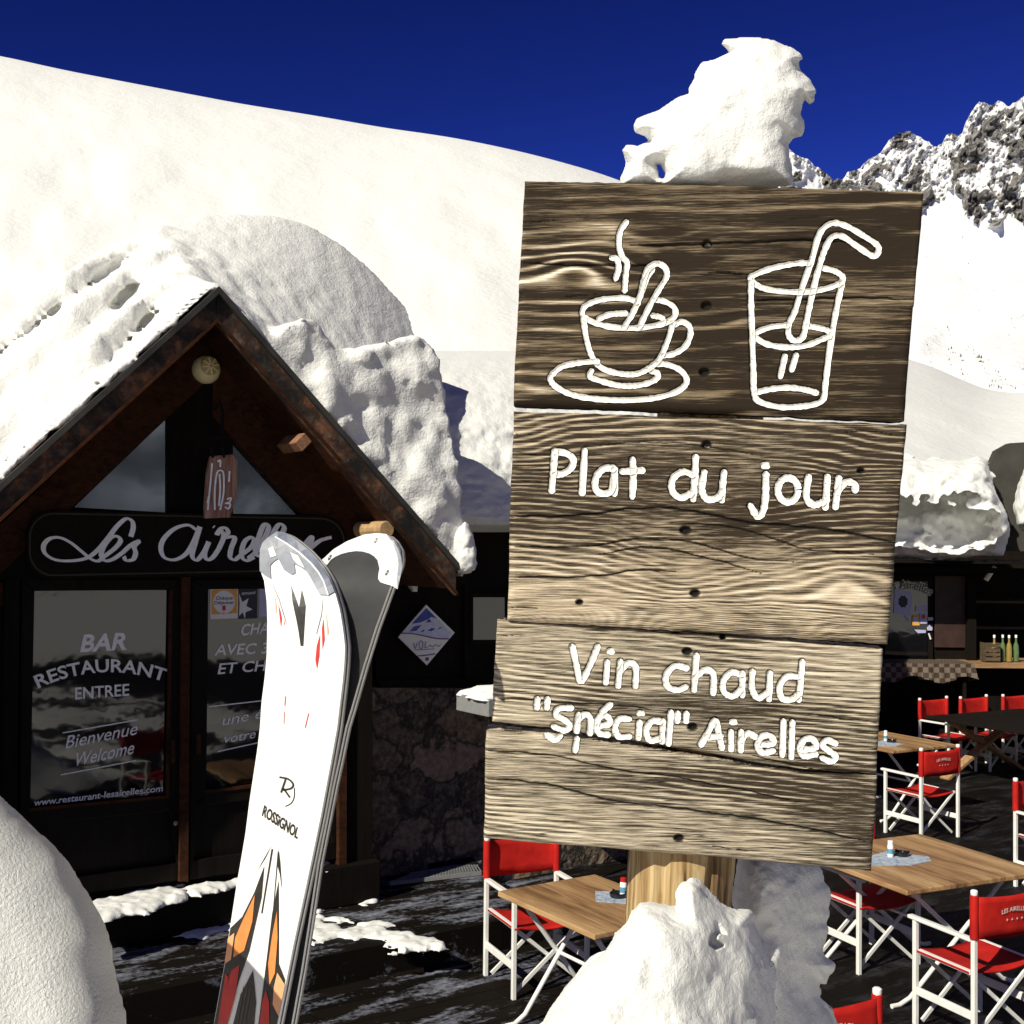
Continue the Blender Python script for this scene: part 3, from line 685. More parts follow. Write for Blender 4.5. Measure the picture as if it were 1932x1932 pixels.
# purlin ends under the right rake
for (c, r_, nm) in (((573, 834), 0.055, 0), ((730, 999), 0.075, 1)):
    q = HP.hit(*c, OH - 0.1 if nm == 0 else OH - 0.1)
    m = MB(); m.cur = 0
    if nm == 0: m.bar(q - HP.n * 0.3, q, 0.10, 0.08, HP.v + HP.u * -1.0)
    else: m.tube([q - HP.n * 0.4, q], 0.06, 14)
    m.build('purlin', M['end_grain'] if nm else wood('purlin_wood', (0.12, 0.05, 0.025), (0.36, 0.19, 0.11), 12, 1), hut, False, bevel=0.006)
# ------------------------------------------------------------------ steps
LZ = 0.2
stp = thing('porch_steps', 'dark wooden steps in front of the hut doors', 'steps', HP.pt(0.4, -HP.o.z, 0.4))
zth = HP.o.z
def step(o0, o1, ztop, s_a, s_b, zbot=0.0):
    m = MB(); a = [HP.pt(s_a, ztop - zth, o0), HP.pt(s_b, ztop - zth, o0), HP.pt(s_b, ztop - zth, o1), HP.pt(s_a, ztop - zth, o1)]
    m.prism(a, (0, 0, zbot - ztop)); return m.build('step', M['door_wood'], stp, bevel=0.01)
s_r = hl(705, 1690)[0] - 0.02
step(0.0, 0.14, zth - 0.02, -2.6, s_r, LZ)
lm = MB(); lm.prism([HP.pt(-3.2, LZ - zth, 1.0), HP.pt(s_r + 1.0, LZ - zth, 1.0), HP.pt(s_r + 1.0, LZ - zth, -0.6), HP.pt(s_r, LZ - zth, -0.6), HP.pt(s_r, LZ - zth, 0.0), HP.pt(-3.2, LZ - zth, 0.0)], (0, 0, -LZ))
tag(lm.build('landing', M['deck']), kind='structure')
# ------------------------------------------------------------------ annex wall right of the hut
an = thing('annex_building', 'low building of dark planks over rubble stone joined to the right of the hut', 'building', HP.pt(1.9, -zth, -0.5))
AO = -0.45
def aflat(name, pts, off, th, mat, parent, bevel=0.004): return flat(name, pts, AO + off, th, mat, parent, bevel)
t = NT('rubble_stone'); ob = t.tc.outputs['Object']
obn = t.mapping(t.mix(0.42, ob, t.noise(ob, 2.6, 5, 0.6, col=True)), (1, 1, 1.5))
vs_ = t.voro(obn, 3.6, 'F1', 1); ed = t.voro(obn, 3.6, 'DISTANCE_TO_EDGE', 0); n = t.noise(ob, 22, 5, .65)
bw = t.n.new('ShaderNodeRGBToBW'); t.l.new(vs_, bw.inputs[0])
col = t.mix(0.55, t.ramp(bw.outputs[0], [(0.2, (0.03, 0.021, 0.013)), (0.5, (0.17, 0.115, 0.065)), (0.85, (0.42, 0.28, 0.18))]), t.ramp(n, [(0.4, (0.02, 0.015, 0.01)), (0.72, (0.36, 0.3, 0.21))]))
t.p(base=t.mix(t.ramp(ed, [(0.0, 0.0), (0.09, 1.0)]), (0.02, 0.017, 0.012), col), rough=0.85, normal=t.bump(ed, 0.9, 0.06)); M['stone'] = t.m
aflat('stone_wall', [(640, 1297), (1300, 1300), (1300, 1680), (640, 1680)], 0.04, 0.3, M['stone'], an)
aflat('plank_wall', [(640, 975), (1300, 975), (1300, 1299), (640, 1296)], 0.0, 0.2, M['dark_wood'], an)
for y in (1095, 1290): aflat('beam', [(715, y - 8), (895, y - 10), (895, y + 6), (715, y + 8)], 0.05, 0.045, M['dark_wood'], an)
for x in (716, 884): aflat('post', [(x - 7, 1100), (x + 7, 1100), (x + 7, 1284), (x - 7, 1284)], 0.045, 0.04, M['dark_wood'], an)
for k in range(6): aflat('batten', [(772 + k * 17, 1092), (779 + k * 17, 1092), (797 + k * 17, 1052), (790 + k * 17, 1052)], 0.03, 0.028, M['brown_wood'], an)
wf = aflat('window', [(887, 1118), (962, 1118), (962, 1216), (887, 1216)], 0.06, 0.05, M['dark_wood'], an)
aflat('pane', [(893, 1127), (952, 1127), (952, 1207), (893, 1207)], 0.063, 0.004, M['pane'], wf, 0)
m = MB(); m.prism([HP.hit(x, y, AO + o) for x, y, o in ((800, 990, .35), (1340, 989, .35), (1340, 975, .35), (800, 975, .35))], HP.n * -5); m.build('roof', M['dark_wood'], an)
# thick snow on the annex roof
px_ = np.linspace(770, 1420, 190); rows = [(1004, -.12), (990, .16), (976, .19), (955, .17), (925, .10), (890, .0), (850, -.15), (800, -.35), (745, -.7), (705, -1.2), (680, -1.9), (668, -2.8), (662, -4.5), (664, -7), (680, -10)]
yy = np.interp(np.linspace(0, len(rows) - 1, 170), range(len(rows)), [r[0] for r in rows]); oo = np.interp(np.linspace(0, len(rows) - 1, 170), range(len(rows)), [r[1] for r in rows])
PXs, PYs = np.meshgrid(px_, yy); OFF = np.broadcast_to(oo[:, None], PXs.shape) + AO + 0.25 + 0.045 * fbm(PXs / 60, PYs / 40, 0, 3, 15) + 0.007 * fbm(PXs / 9, PYs / 7, 0, 3, 16)
D = cols_rays(PXs, PYs); nn = np.array(HP.n); q0 = np.array(HP.o - CAM) @ nn + OFF
VV = np.array(CAM) + D * (q0 / (D @ nn))[..., None]
I = np.arange(PXs.size).reshape(PXs.shape); Q = np.stack([I[:-1, :-1], I[1:, :-1], I[1:, 1:], I[:-1, 1:]], -1).reshape(-1, 4)
tag(link_mesh('roof_snow', np_mesh('roof_snow', VV.reshape(-1, 3), Q[:, ::-1]), M['snow_roof'], None, True), 'deep rounded snow lying over the annex roof between the hut and the signpost', 'snow')
# diamond plaque
dp = thing('diamond_sign', 'small diamond plaque with a blue and white mountain picture on the dark plank wall', 'sign', HP.hit(806, 1252, AO + .08))
zd = zm(647, 994.1, .2615)
dm = [(602, 562), (806, 763), (607, 997), (400, 795)]
m = MB(); m.prism([HP.hit(*zd(p), AO + .08) for p in dm], HP.n * -0.012); m.build('plate', M['st_white'], dp)
def dpoly(pts, mat, off, nm='picture'): return flatpoly(nm, pts[::-1], AO + off, M[mat], dp, zd)
M['pl_blue'] = plain('plaque_blue', (0.03, 0.055, 0.3), 0.5, 0.3, 20); M['pl_purple'] = plain('plaque_purple', (0.11, 0.03, 0.2), 0.5, 0.1); M['pl_snow'] = plain('plaque_pale', (0.5, 0.52, 0.68), 0.5, 0.12, 30)
dpoly([(602, 585), (680, 662), (640, 650), (610, 668), (560, 690), (495, 700)], 'pl_blue', .0812)
dpoly([(495, 702), (560, 692), (610, 670), (640, 652), (682, 664), (782, 765), (765, 805), (690, 805), (600, 790), (520, 772), (432, 766)], 'pl_snow', .0811)
for p_ in ([(600, 690), (622, 660), (640, 688)], [(480, 755), (510, 720), (570, 705), (530, 750)], [(610, 750), (640, 728), (668, 735), (640, 752)], [(680, 742), (700, 722), (716, 728)], [(555, 760), (590, 735), (585, 755)]): dpoly(p_, 'pl_blue', .0818)
script([[(415, 768), (500, 770), (600, 790), (680, 806), (765, 808)], [(538, 932), (600, 926), (668, 916)]], zd, 2.2, M['pl_purple'], dp, AO + .0822, None, 'wave_line', 0)
script([[(510, 835), (520, 878), (535, 840)], ell(563, 850, 14, 28), [(600, 828), (592, 868), (610, 868)], [(615, 865), (630, 855), (650, 866), (668, 850), (690, 862), (705, 850)], [(515, 888), (600, 884), (660, 880)]], zd, 1.3, M['pl_blue'], dp, AO + .0822, None, 'lettering', 0)
dpoly([(595, 942), (620, 940), (620, 965), (595, 967)], 'pl_purple', .0822)
# ------------------------------------------------------------------ snow on the hut roof (implicit, hut coordinates s, d, t)
f0 = [(-420, 1280), (-250, 1118), (0, 893), (200, 713), (330, 598), (408, 535), (440, 562), (470, 602), (500, 640), (513, 655), (520, 638), (532, 618), (556, 608), (588, 606), (612, 618), (634, 645), (650, 654), (700, 654), (745, 640), (778, 632), (806, 632), (826, 660), (845, 745), (862, 850), (876, 960), (888, 1062)]
f1 = [(-420, 960), (-250, 800), (-100, 680), (0, 608), (100, 530), (200, 465), (290, 424), (370, 405), (450, 402), (520, 406), (580, 424), (640, 456), (700, 508), (760, 572), (800, 622), (835, 668), (860, 740), (885, 860), (900, 1000)]
DB = 1.35
A0 = np.array([hl(*p, OH) for p in f0]); A1 = np.array([hl(*p, OH - DB) for p in f1])
s_end = hl(889, 1060, OH)[0]
res = 0.034
ss = np.arange(s0 - 2.95, s_end + 0.25, res); dd = np.arange(-0.25, 5.2, res); tt = np.arange(tr - 0.25, A1[:, 1].max() + 0.35, res)
Sg, Dg = np.meshgrid(ss, dd, indexing='ij')
p0 = np.interp(Sg, A0[:, 0], A0[:, 1]); A1L = np.array([hl(*p, OH - 1.3) for p in f1]); wl_ = 1 - sstep(s0 - 0.3, s0 + 1.2, Sg); DR = DB
p1 = np.interp(Sg, A1[:, 0], A1[:, 1]) * (1 - wl_) + np.interp(Sg, A1L[:, 0], A1L[:, 1]) * wl_
dn = Dg + 0.16 * fbm(Sg * 1.3, Dg * 1.3, 0, 3, 33) + 0.05 * fbm(Sg * 5, Dg * 5, 0, 3, 32)
left_w = 1 - sstep(s0 - 0.6, s0 + 0.3, Sg)
stair = np.zeros_like(Dg)
for (c_, a_) in ((0.34, .34), (0.72, .3), (1.15, .26)): stair = stair + a_ * sstep(c_ - 0.05, c_ + 0.03, dn)
stair = stair + 0.1 * sstep(0, 1.6, dn)
pr = t0 + np.where(Sg < s0, mL, mR) * (Sg - s0) + 0.05 + 0.12 * sstep(s0 + .1, s0 + .9, Sg)
rw = sstep(s0 - 0.05, s0 + 0.15, Sg); pd = p0 * (1 - rw) + pr * rw
kk = left_w * np.clip(stair, 0, 1) + (1 - left_w) * np.clip(Dg / DR, 0, 1) ** 1.1
top = pd * (1 - kk) + p1 * kk - 0.06 * np.maximum(Dg - DR, 0) ** 1.2
# wind-cut ledges on the left slope
top = top + (0.006 + 0.035 * (1 - sstep(0.8, 1.5, Dg)) * (1 - sstep(s0 + 0.1, s0 + 0.9, Sg))) * fbm(Sg * 4, Dg * 4, 0, 4, 34) * sstep(0.0, 0.3, Dg)
rf = t0 + np.where(Sg < s0, mL, mR) * (Sg - s0) + 0.015
T3 = tt[None, None, :]
blk = p0 - 0.10 * sstep(0.35, 0.95, Dg) + 0.02 * fbm(Sg * 5, Dg * 5, 0, 3, 44)
s_b = hl(516, 650, OH)[0]
Fb = np.maximum(np.maximum(rf[..., None] - T3, T3 - blk[..., None]), np.maximum((s_b - Sg)[..., None] + 0.05 * fbm(Dg[..., None] * 5, T3 * 5, 0, 3, 45), (Dg - 0.85)[..., None]))
F = np.maximum(rf[..., None] - T3, T3 - top[..., None])
for (c_, kb) in ((0.34, .02), (0.72, .38), (1.15, .7)):
    tb_ = pd * (1 - kb) + p1 * kb
    mk_ = (0.06 * sstep(-0.5, 0.3, fbm(Sg * 1.2, Dg * 0.3 + c_ * 9, 0, 3, 47)) * sstep(0.5, 0.8, left_w))[..., None]
    gd_ = np.sqrt((dn[..., None] - c_ - 0.01) ** 2 * 0.35 + (T3 - tb_[..., None] - 0.05) ** 2)
    F = np.maximum(F, mk_ - gd_)
F = np.minimum(F, Fb)
F = np.maximum(F, (Sg - s_end - 0.35 * sstep(0.8, 1.3, Dg))[..., None] + 0.05 * fbm(Dg[..., None] * 3, T3 * 4, 0, 3, 36))
F = np.maximum(F, -Dg[..., None] + 0.04 * fbm(Sg[..., None] * 4, T3 * 4, 0, 4, 35) + 0.04 * sstep(0.1, 0.6, (Sg - s0 - .3))[..., None] * fbm(Sg[..., None] * 1.6, T3 * 1.2, 0, 2, 38))
F = np.maximum(F, Dg[..., None] - 5.0)
fa = (1 - 0.85 * sstep(0.7, 1.5, Dg))[..., None]
F = F * 0.7 + fa * 0.013 * vnoise(Sg[..., None] * 9, Dg[..., None] * 9, T3 * 9, 37) + fa * 0.010 * vnoise(Sg[..., None] * 20, Dg[..., None] * 20, T3 * 20, 39)
V, Q = surface_nets(F)
Sx, Dx, Tx = ss[0] + V[:, 0] * res, dd[0] + V[:, 1] * res, tt[0] + V[:, 2] * res
Vw = np.array(HP.o) + Sx[:, None] * np.array(HP.u) + Tx[:, None] * np.array(HP.v) + (OH - Dx)[:, None] * np.array(HP.n)
tag(link_mesh('roof_snow', np_mesh('roof_snow', Vw, Q), M['snow_roof'], None, True), 'huge domed snow load with wind-cut ledges on the gabled hut roof', 'snow')
tag(snow_body('snow_clump', [(850, 1010), (878, 985), (893, 1010), (899, 1045), (896, 1075), (880, 1084), (864, 1080), (858, 1050)], HP.hit(875, 1050, OH).y, 20, M['snow_near'], 'lump of snow and ice hanging at the lower right corner of the hut roof', res=2.2, lump=((14, 3), (6, 1))))
# snow lying along the steps
def snow_strip(name, poly, z, label, T=0.06, res=0.016, sd=1, amp=0.05):
    P = np.array([FL(p[0], p[1], z)[:2] for p in poly]); x0, y0 = P.min(0) - .15; x1, y1 = P.max(0) + .15
    xs = np.arange(x0, x1, res); ys = np.arange(y0, y1, res); zs = np.arange(-0.05, T + 0.06, res)
    X, Yp = np.meshgrid(xs, ys, indexing='ij')
    d = polydist(P, X, Yp) + amp * fbm(X * 9, Yp * 9, 0, 4, sd) - 0.01
    half = np.where(d > 0, T * (1 - np.exp(-d / 0.05)), d)
    F = zs[None, None, :] - half[..., None] + 0.012 * fbm(X[..., None] * 22, Yp[..., None] * 22, zs * 22, 3, sd + 2)
    F = np.maximum(F, -zs[None, None, :] - 0.02)
    V, Q = surface_nets(F)
    Vw = np.stack([xs[0] + V[:, 0] * res, ys[0] + V[:, 1] * res, z + zs[0] + V[:, 2] * res], -1)
    return tag(link_mesh(name, np_mesh(name, Vw, Q), M['snow'], None, True), label, 'snow', None, None)
snow_strip('snow_patch', [(130, 1706), (250, 1682), (345, 1662), (345, 1696), (250, 1722), (140, 1745)], zth - 0.02, 'strip of snow on the threshold below the left door', 0.03, sd=3)
snow_strip('snow_patch', [(345, 1676), (470, 1652), (540, 1640), (540, 1650), (450, 1672), (352, 1690)], zth - 0.02, 'thin strip of snow on the threshold below the right door', 0.03, sd=4)
snow_strip('snow_patch', [(250, 1768), (350, 1745), (440, 1735), (560, 1712), (640, 1695), (706, 1680), (704, 1702), (640, 1716), (560, 1735), (450, 1762), (350, 1772)], LZ, 'crumbled snow along the foot of the hut threshold', 0.03, sd=5, amp=0.09)
snow_strip('snow_patch', [(545, 1740), (600, 1730), (700, 1745), (800, 1762), (835, 1776), (820, 1788), (740, 1780), (640, 1778), (560, 1770)], LZ, 'bright patch of melting snow on the deck beside the skis', 0.022, sd=6, amp=0.14)
snow_strip('snow_patch', [(612, 1618), (635, 1612), (644, 1630), (618, 1640)], zth - 0.02, 'small chunk of snow against the right door jamb', 0.06, sd=8)
# ================================================================== TERRACE
def at_z(px, py, z=0.0): return FL(px, py, z)
m = MB(); c_ = [(-5.5, 3.6), (2.4, 3.6), (2.4, -7), (16, -7), (16, 17.5), (-5.5, 17.5)]
m.prism([(x, y, 0.0) for x, y in c_], (0, 0, -0.12)); tag(m.build('deck', M['deck']), kind='structure')

t = NT('teak_slats'); ob = t.tc.outputs['Object']
g1 = t.noise(t.mapping(ob, (12, 1.1, 8)), 1.6, 4, .6, .6); g2 = t.noise(t.mapping(ob, (120, 6, 40)), 1, 3); row = t.noise(t.mapping(ob, (7, 0.2, 1)), 1, 0)
f = t.math('ADD', t.math('MULTIPLY', g1, .5), t.math('ADD', t.math('MULTIPLY', g2, .22), t.math('MULTIPLY', row, .4)))
t.p(base=t.ramp(f, [(0.42, (0.1, 0.048, 0.018)), (0.56, (0.3, 0.165, 0.07)), (0.7, (0.5, 0.32, 0.15))]), rough=0.55, normal=t.bump(g2, .15, .002)); M['teak'] = t.m
M['dark_top'] = wood('dark_table_top', (0.003, 0.0022, 0.0015), (0.012, 0.008, 0.005), 8, 0)
M['trestle'] = wood('trestle_wood', (0.2, 0.1, 0.045), (0.52, 0.32, 0.17), 10, 2)
M['grey_metal'] = plain('grey_metal', (0.22, 0.22, 0.22), 0.5, 0.1)
# ---- director's chair, built once (origin on the deck, facing +y)
def make_chair():
    root = thing('folding_chair', '', 'chair')
    hx, fy, ry = 0.25, 0.23, -0.22
    for x in (-hx, hx):
        m = MB(); m.bar((x, fy, 0.0), (x, fy, 0.61), .028, .028, (0, 1, 0)); m.build('leg', M['white_metal'], root, world=False, bevel=.004)
        m = MB(); m.bar((x, ry, 0.0), (x, ry, 0.875), .028, .028, (0, 1, 0)); m.build('leg', M['white_metal'], root, world=False, bevel=.004)
        m = MB(); m.bar((x, ry + .015, 0.617), (x, fy + .05, 0.617), .04, .022); m.build('armrest', M['white_metal'], root, world=False, bevel=.006)
        m = MB(); m.bar((x, ry + .015, 0.2), (x, fy - .015, 0.2), .02, .045); m.build('side_rail', M['white_metal'], root, world=False, bevel=.004)
        m = MB(); m.bar((x * .96, ry + .03, 0.43), (x * .96, fy - .02, 0.43), .022, .022); m.build('seat_rail', M['white_metal'], root, world=False)
        m = MB(); m.lathe([(.019, 0), (.021, .01), (.02, .022), (.012, .028)], (x, ry, .868), 12); m.build('post_cap', M['white_cap'], root, True, world=False)
    for y in (ry + .045, fy - .04):
        for sg, k in ((1, 0), (-1, .02)):
            m = MB(); m.bar((-sg * hx * .95, y + k, 0.035), (sg * hx * .95, y + k, 0.425), .022, .014, (0, 1, 0)); m.build('cross_brace', M['white_metal'], root, world=False)
    # canvas seat, sagging
    m = MB(); nx, ny = 14, 8; vs = []
    for j in range(ny + 1):
        for i in range(nx + 1):
            u = i / nx * 2 - 1; vs.append((u * hx * 1.02, ry + .035 + (fy - ry - .02) * j / ny, 0.447 - 0.035 * (1 - u * u) - .012 * (abs(u) > .99)))
    for j in range(ny):
        for i in range(nx): m.f.append((j * (nx + 1) + i, j * (nx + 1) + i + 1, (j + 1) * (nx + 1) + i + 1, (j + 1) * (nx + 1) + i)); m.mi.append(0)
    m.v = vs; o = m.build('seat', M['red_cloth'], root, True, world=False); s = o.modifiers.new('t', 'SOLIDIFY'); s.thickness = .012
    # canvas back with sleeves round the posts
    m = MB(); n = 20; vs = []
    prof = []
    for i in range(n + 1):
        u = i / n * 2 - 1; y = ry - .018 - 0.022 * (1 - u * u) + .018 * max(0, abs(u) - .9) * 10 * .6
        prof.append((u * hx * 1.0, y))
    for k, z in enumerate((.632, .68, .75, .82, .862)):
        for (x, y) in prof: vs.append((x, y - .004 * math.sin(k * 2.2 + x * 14), z - .012 * math.cos(x / hx * 1.3) * (1 if k in (0, 4) else .4)))
    for k in range(4):
        for i in range(n): m.f.append((k * (n + 1) + i, k * (n + 1) + i + 1, (k + 1) * (n + 1) + i + 1, (k + 1) * (n + 1) + i)); m.mi.append(0)
    m.v = vs
    for x in (-hx, hx): m.tube([(x, ry, .628), (x, ry, .74), (x, ry, .864)], .0215, 12)
    bk = m.build('backrest', M['red_cloth'], root, True, world=False); s = bk.modifiers.new('t', 'SOLIDIFY'); s.thickness = .006; s.offset = 0
    # lettering on the outside of the back
    V, F = text_polys('LES AIRELLES', 2, .01); x1 = max(v.x for v in V)
    mm = MB()
    def bp(x, z): return (x, ry - .018 - .022 * (1 - (x / hx) ** 2) - .0105, z)
    mm.add([bp(.095 - (.19) * (v.x / x1) if False else -.095 + .19 * (v.x / x1), .755 + .034 * v.y + .012 * (1 - ((v.x / x1 - .5) * 2) ** 2)) for v in V], F)
    for k in range(4):
        cx, cz = -.055 + k * .037, .722
        for (a, b) in ((.010, .003), (.003, .010)):
            mm.add([bp(cx - a, cz), bp(cx, cz - b), bp(cx + a, cz), bp(cx, cz + b)], [(0, 1, 2, 3)])
    mm.build('lettering', M['print_white'], bk, False, world=False, fix=False)
    return root
chair0 = make_chair(); used = [False]
def chair(px, py_top, fwd, corner, label, z=0.875):
    # corner post top seen at (px, py_top); corner = (sx, -1) rear left / rear right in the chair's own frame
    p = FL(px, py_top, z); f = Vector((fwd[0], fwd[1], 0)).normalized(); r_ = Vector((f.y, -f.x, 0))
    c = Vector((p.x, p.y, 0)) - r_ * (0.25 * corner) + f * 0.22
    o = copy_tree(chair0) if used[0] else chair0; used[0] = True
    o.location = c; o.rotation_euler = (0, 0, math.atan2(-f.x, f.y)); tag(o, label, 'chair', 'red folding chairs on the terrace'); return o
A_, B_ = (-.42, .91), (.42, -.91)
chair(1838, 1686, A_, -1, 'nearest red chair on the right, seen from behind with lettering on its back')
chair(1738, 1415, (-.48, .87), -1, 'red chair seen from behind with faint lettering, between the two teak tables')
chair(1786, 1316, (.5, -.85), -1, 'red chair at the left end of the row along the dark trestle table', .875)
chair(1861, 1313, (.5, -.85), -1, 'red chair in the middle of the row along the dark trestle table', .875)
chair(1939, 1309, (.5, -.85), -1, 'red chair at the right end of the row along the dark trestle table', .875)
chair(1916, 1472, (.42, -.91), 1, 'red chair cut by the right edge of the picture, behind the large teak table')
chair(1655, 1872, (-.35, .94), 1, 'red chair back poking up beside the snow pile at the bottom edge')
chair(919, 1583, (.40, -.92), 1, 'red chair on the left behind the signpost, drawn up to the small teak table')
chair(1645, 1545, (.42, -.91), -1, 'red chair half hidden behind the signpost, at the left side of the large teak table')
# ---- tables
def table(corners, label, top_mat, z=0.75, style='tube', th=.032):
    P = [FL(p[0], p[1], z) for p in corners]                       # near, right, far, left
    near, right, far = P[0], P[1], P[2]
    left = P[3] if len(P) > 3 else near + far - right
    c = (near + right + far + left) / 4; ax = ((right - near) + (far - left)).normalized(); w = ((right - near).length + (far - left).length) / 2
    ay = Vector((-ax.y, ax.x, 0)); l = ((far - right).length + (left - near).length) / 2
    rz = math.atan2(ax.y, ax.x)
    root = thing('folding_table', label, 'table', (c.x, c.y, 0), rz, 'tables on the terrace')
    m = MB(); m.box((0, 0, z - th / 2), (w, l, th)); m.build('tabletop', M[top_mat], root, world=False, bevel=.006)
    if style == 'tube':
        for y in (-l * .36, l * .36):
            for sg, k in ((1, 0), (-1, .03)):
                a = Vector((-sg * w * .40, y + k, .0)); b = Vector((sg * w * .36, y + k, z - th - .01))
                d = (b - a).normalized(); a2 = a + d * .07
                m = MB(); m.tube([a + Vector((-sg * .09, 0, .014)), a + Vector((-sg * .03, 0, .014)), a2, a2 + (b - a2) * .5, b], .0145, 10); m.build('leg', M['white_metal'], root, True, world=False)
            m = MB(); m.bar((-w * .4, y + .015, z - th - .012), (w * .4, y + .015, z - th - .012), .025, .02); m.build('top_rail', M['grey_metal'], root, world=False)
        m = MB(); m.tube([(0, -l * .36, .37), (0, l * .36, .37)], .011, 8); m.build('stretcher', M['white_metal'], root, True, world=False)
    else:
        for y in (-l * .4, l * .4):
            for sg, k in ((1, 0), (-1, .042)):
                m = MB(); m.bar((-sg * w * .42, y + k, 0.0), (sg * w * .36, y + k, z - th - .003), .04, .125, (0, 1, 0)); m.build('leg', M['trestle'], root, world=False, bevel=.004)
    return root, c, rz
tbR, cR, rzR = table([(1683, 1683), (1945, 1646), (1759, 1571)], 'large pale teak folding table on the right with paper mat and shaker', 'teak')
tbL, cL, rzL = table([(1102, 1768), (1262, 1728), (1172, 1645), (958, 1677)], 'small teak folding table left of the signpost with red chair behind it', 'teak')
tbM, cM, rzM = table([(1660, 1418), (1781, 1406), (1667, 1374)], 'teak table half hidden behind the boards at mid distance on the right', 'teak')
tbD, cD, rzD = table([(1890, 1390), (2090, 1372), (1990, 1335), (1822, 1350)], 'dark topped trestle table with crossed wooden legs in front of the row of red chairs', 'dark_top', style='wood')
# ---- small things on the tables
t = NT('printed_mat'); n = t.noise(t.tc.outputs['Object'], 24, 4); n2 = t.noise(t.tc.outputs['Object'], 70, 2)
t.p(base=t.ramp(t.mix(.4, n, n2), [(.35, (.16, .22, .33)), (.5, (.36, .42, .5)), (.65, (.55, .57, .58))]), rough=.6); M['mat'] = t.m
M['ash'] = plain('black_glass', (.01, .01, .012), .15, .2); M['blue_print'] = plain('label_print', (.1, .3, .42), .5, .1)
def mat(pts, z, label):
    m = MB(); m.prism([FL(p[0], p[1], z + .004) for p in pts], (0, 0, -.003)); return tag(m.build('paper_mat', M['mat']), label, 'paper', 'paper mats on the tables')
def shaker(px, py, z, label, cap='white_cap', h=.105):
    b = FL(px, py, z + .0045); r = thing('salt_shaker', label, 'shaker', b, 0, 'shakers on the tables')
    m = MB(); m.lathe([(.019, 0), (.02, .004), (.02, h * .7), (.016, h * .78)], (0, 0, 0), 16); m.build('bottle', M['white_cap'], r, True, world=False)
    m = MB(); m.lathe([(.018, h * .77), (.018, h * .97), (.014, h)], (0, 0, 0), 16); m.build('cap', M[cap], r, True, world=False)
    m = MB(); m.lathe([(.0206, h * .2), (.0206, h * .5)], (0, 0, 0), 16); m.build('paper_label', M['blue_print'], r, True, world=False)
def ashtray(px, py, z, label):
    b = FL(px, py, z + .0045); m = MB(); n = 18
    m.lathe([(.04, 0), (.048, .004), (.05, .022), (.044, .026), (.038, .01), (.002, .008)], b, n)
    for k in range(3):
        a = k * 2.1; m.box(b + Vector((.046 * math.cos(a), .046 * math.sin(a), .027)), (.014, .014, .008))
    tag(m.build('ashtray', M['ash'], None, True), label, 'ashtray', 'ashtrays on the tables')
mat([(1630, 1618), (1672, 1606), (1752, 1616), (1757, 1624), (1720, 1632), (1640, 1632)], .75, 'blue grey printed paper lying on the large teak table')
shaker(1680, 1616, .75, 'white shaker with blue label on the large teak table'); ashtray(1701, 1614, .75, 'black ashtray on the paper of the large teak table')
mat([(1123, 1681), (1124, 1700), (1200, 1706), (1200, 1683)], .75, 'printed paper on the small teak table left of the post')
shaker(1176, 1690, .75, 'white shaker with red cap on the small teak table', 'red_cloth'); ashtray(1166, 1692, .75, 'black ashtray on the small teak table')
mat([(1640, 1403), (1668, 1396), (1705, 1404), (1690, 1408), (1650, 1407)], .75, 'paper mat on the half hidden teak table')
shaker(1671, 1397, .75, 'small white shaker on the half hidden teak table'); ashtray(1682, 1400, .75, 'black ashtray on the half hidden teak table')
# ---- rubber doormat with metal grating, beside the hut corner
gz = LZ
q = [FL(*p, gz) for p in ((706, 1640), (905, 1640), (800, 1549), (704, 1552))]
ms = thing('door_mat', 'black rubber mat with a metal grating edge right of the hut corner', 'mat', (q[0] + q[1] + q[2] + q[3]) / 4)
m = MB(); m.prism([p + Vector((0, 0, .045)) for p in q], (0, 0, -.044)); m.build('rubber_sheet', M['black'], ms)
m = MB(); g0, g1, g2, g3 = [FL(*p, gz) for p in ((735, 1672), (908, 1652), (908, 1632), (775, 1655))]
N = 30
for i in range(N + 1):
    for (a, b) in ((i / N, (i + 3) / N), ((i + 3) / N, i / N)):
        if max(a, b) <= 1: m.bar(g0 + (g1 - g0) * a + Vector((0, 0, .03)), g3 + (g2 - g3) * b + Vector((0, 0, .034)), .006, .008)
m.bar(g0 + Vector((0, 0, .02)), g1 + Vector((0, 0, .02)), .01, .03); m.bar(g3 + Vector((0, 0, .02)), g2 + Vector((0, 0, .02)), .01, .03); m.build('grating', M['grey_metal'], ms)
# ---- little table with snow by the stone wall
bq = HP.hit(960, 1338, 0.25)
tw = thing('side_table', 'narrow grey table with a snow crust against the stone wall left of the signpost', 'table', (bq.x, bq.y, 0))
a0, a1 = HP.hit(922, 1320, 0.4), HP.hit(1070, 1326, 0.4)
m = MB(); ztp = a0.z; pts = [a0, Vector((a1.x, a1.y, ztp)), Vector((a1.x, a1.y, ztp)) - HP.n * .45, a0 - HP.n * .45]
m.prism(pts, (0, 0, -.13)); m.build('tabletop', M['grey_metal'], tw, bevel=.005)
for f_ in (.04, .96):
    b = a0 + (pts[1] - a0) * f_ - HP.n * .04; m = MB(); m.bar((b.x, b.y, LZ - .19), (b.x, b.y, ztp - .12), .022, .022); m.build('leg', M['dark_top'], tw)
c_ = (pts[0] + pts[2]) / 2
P = [(p.x, p.y) for p in pts]; xs = np.arange(min(p[0] for p in P) - .1, max(p[0] for p in P) + .1, .015); ys = np.arange(min(p[1] for p in P) - .1, max(p[1] for p in P) + .1, .015); zs = np.arange(-.04, .14, .015)
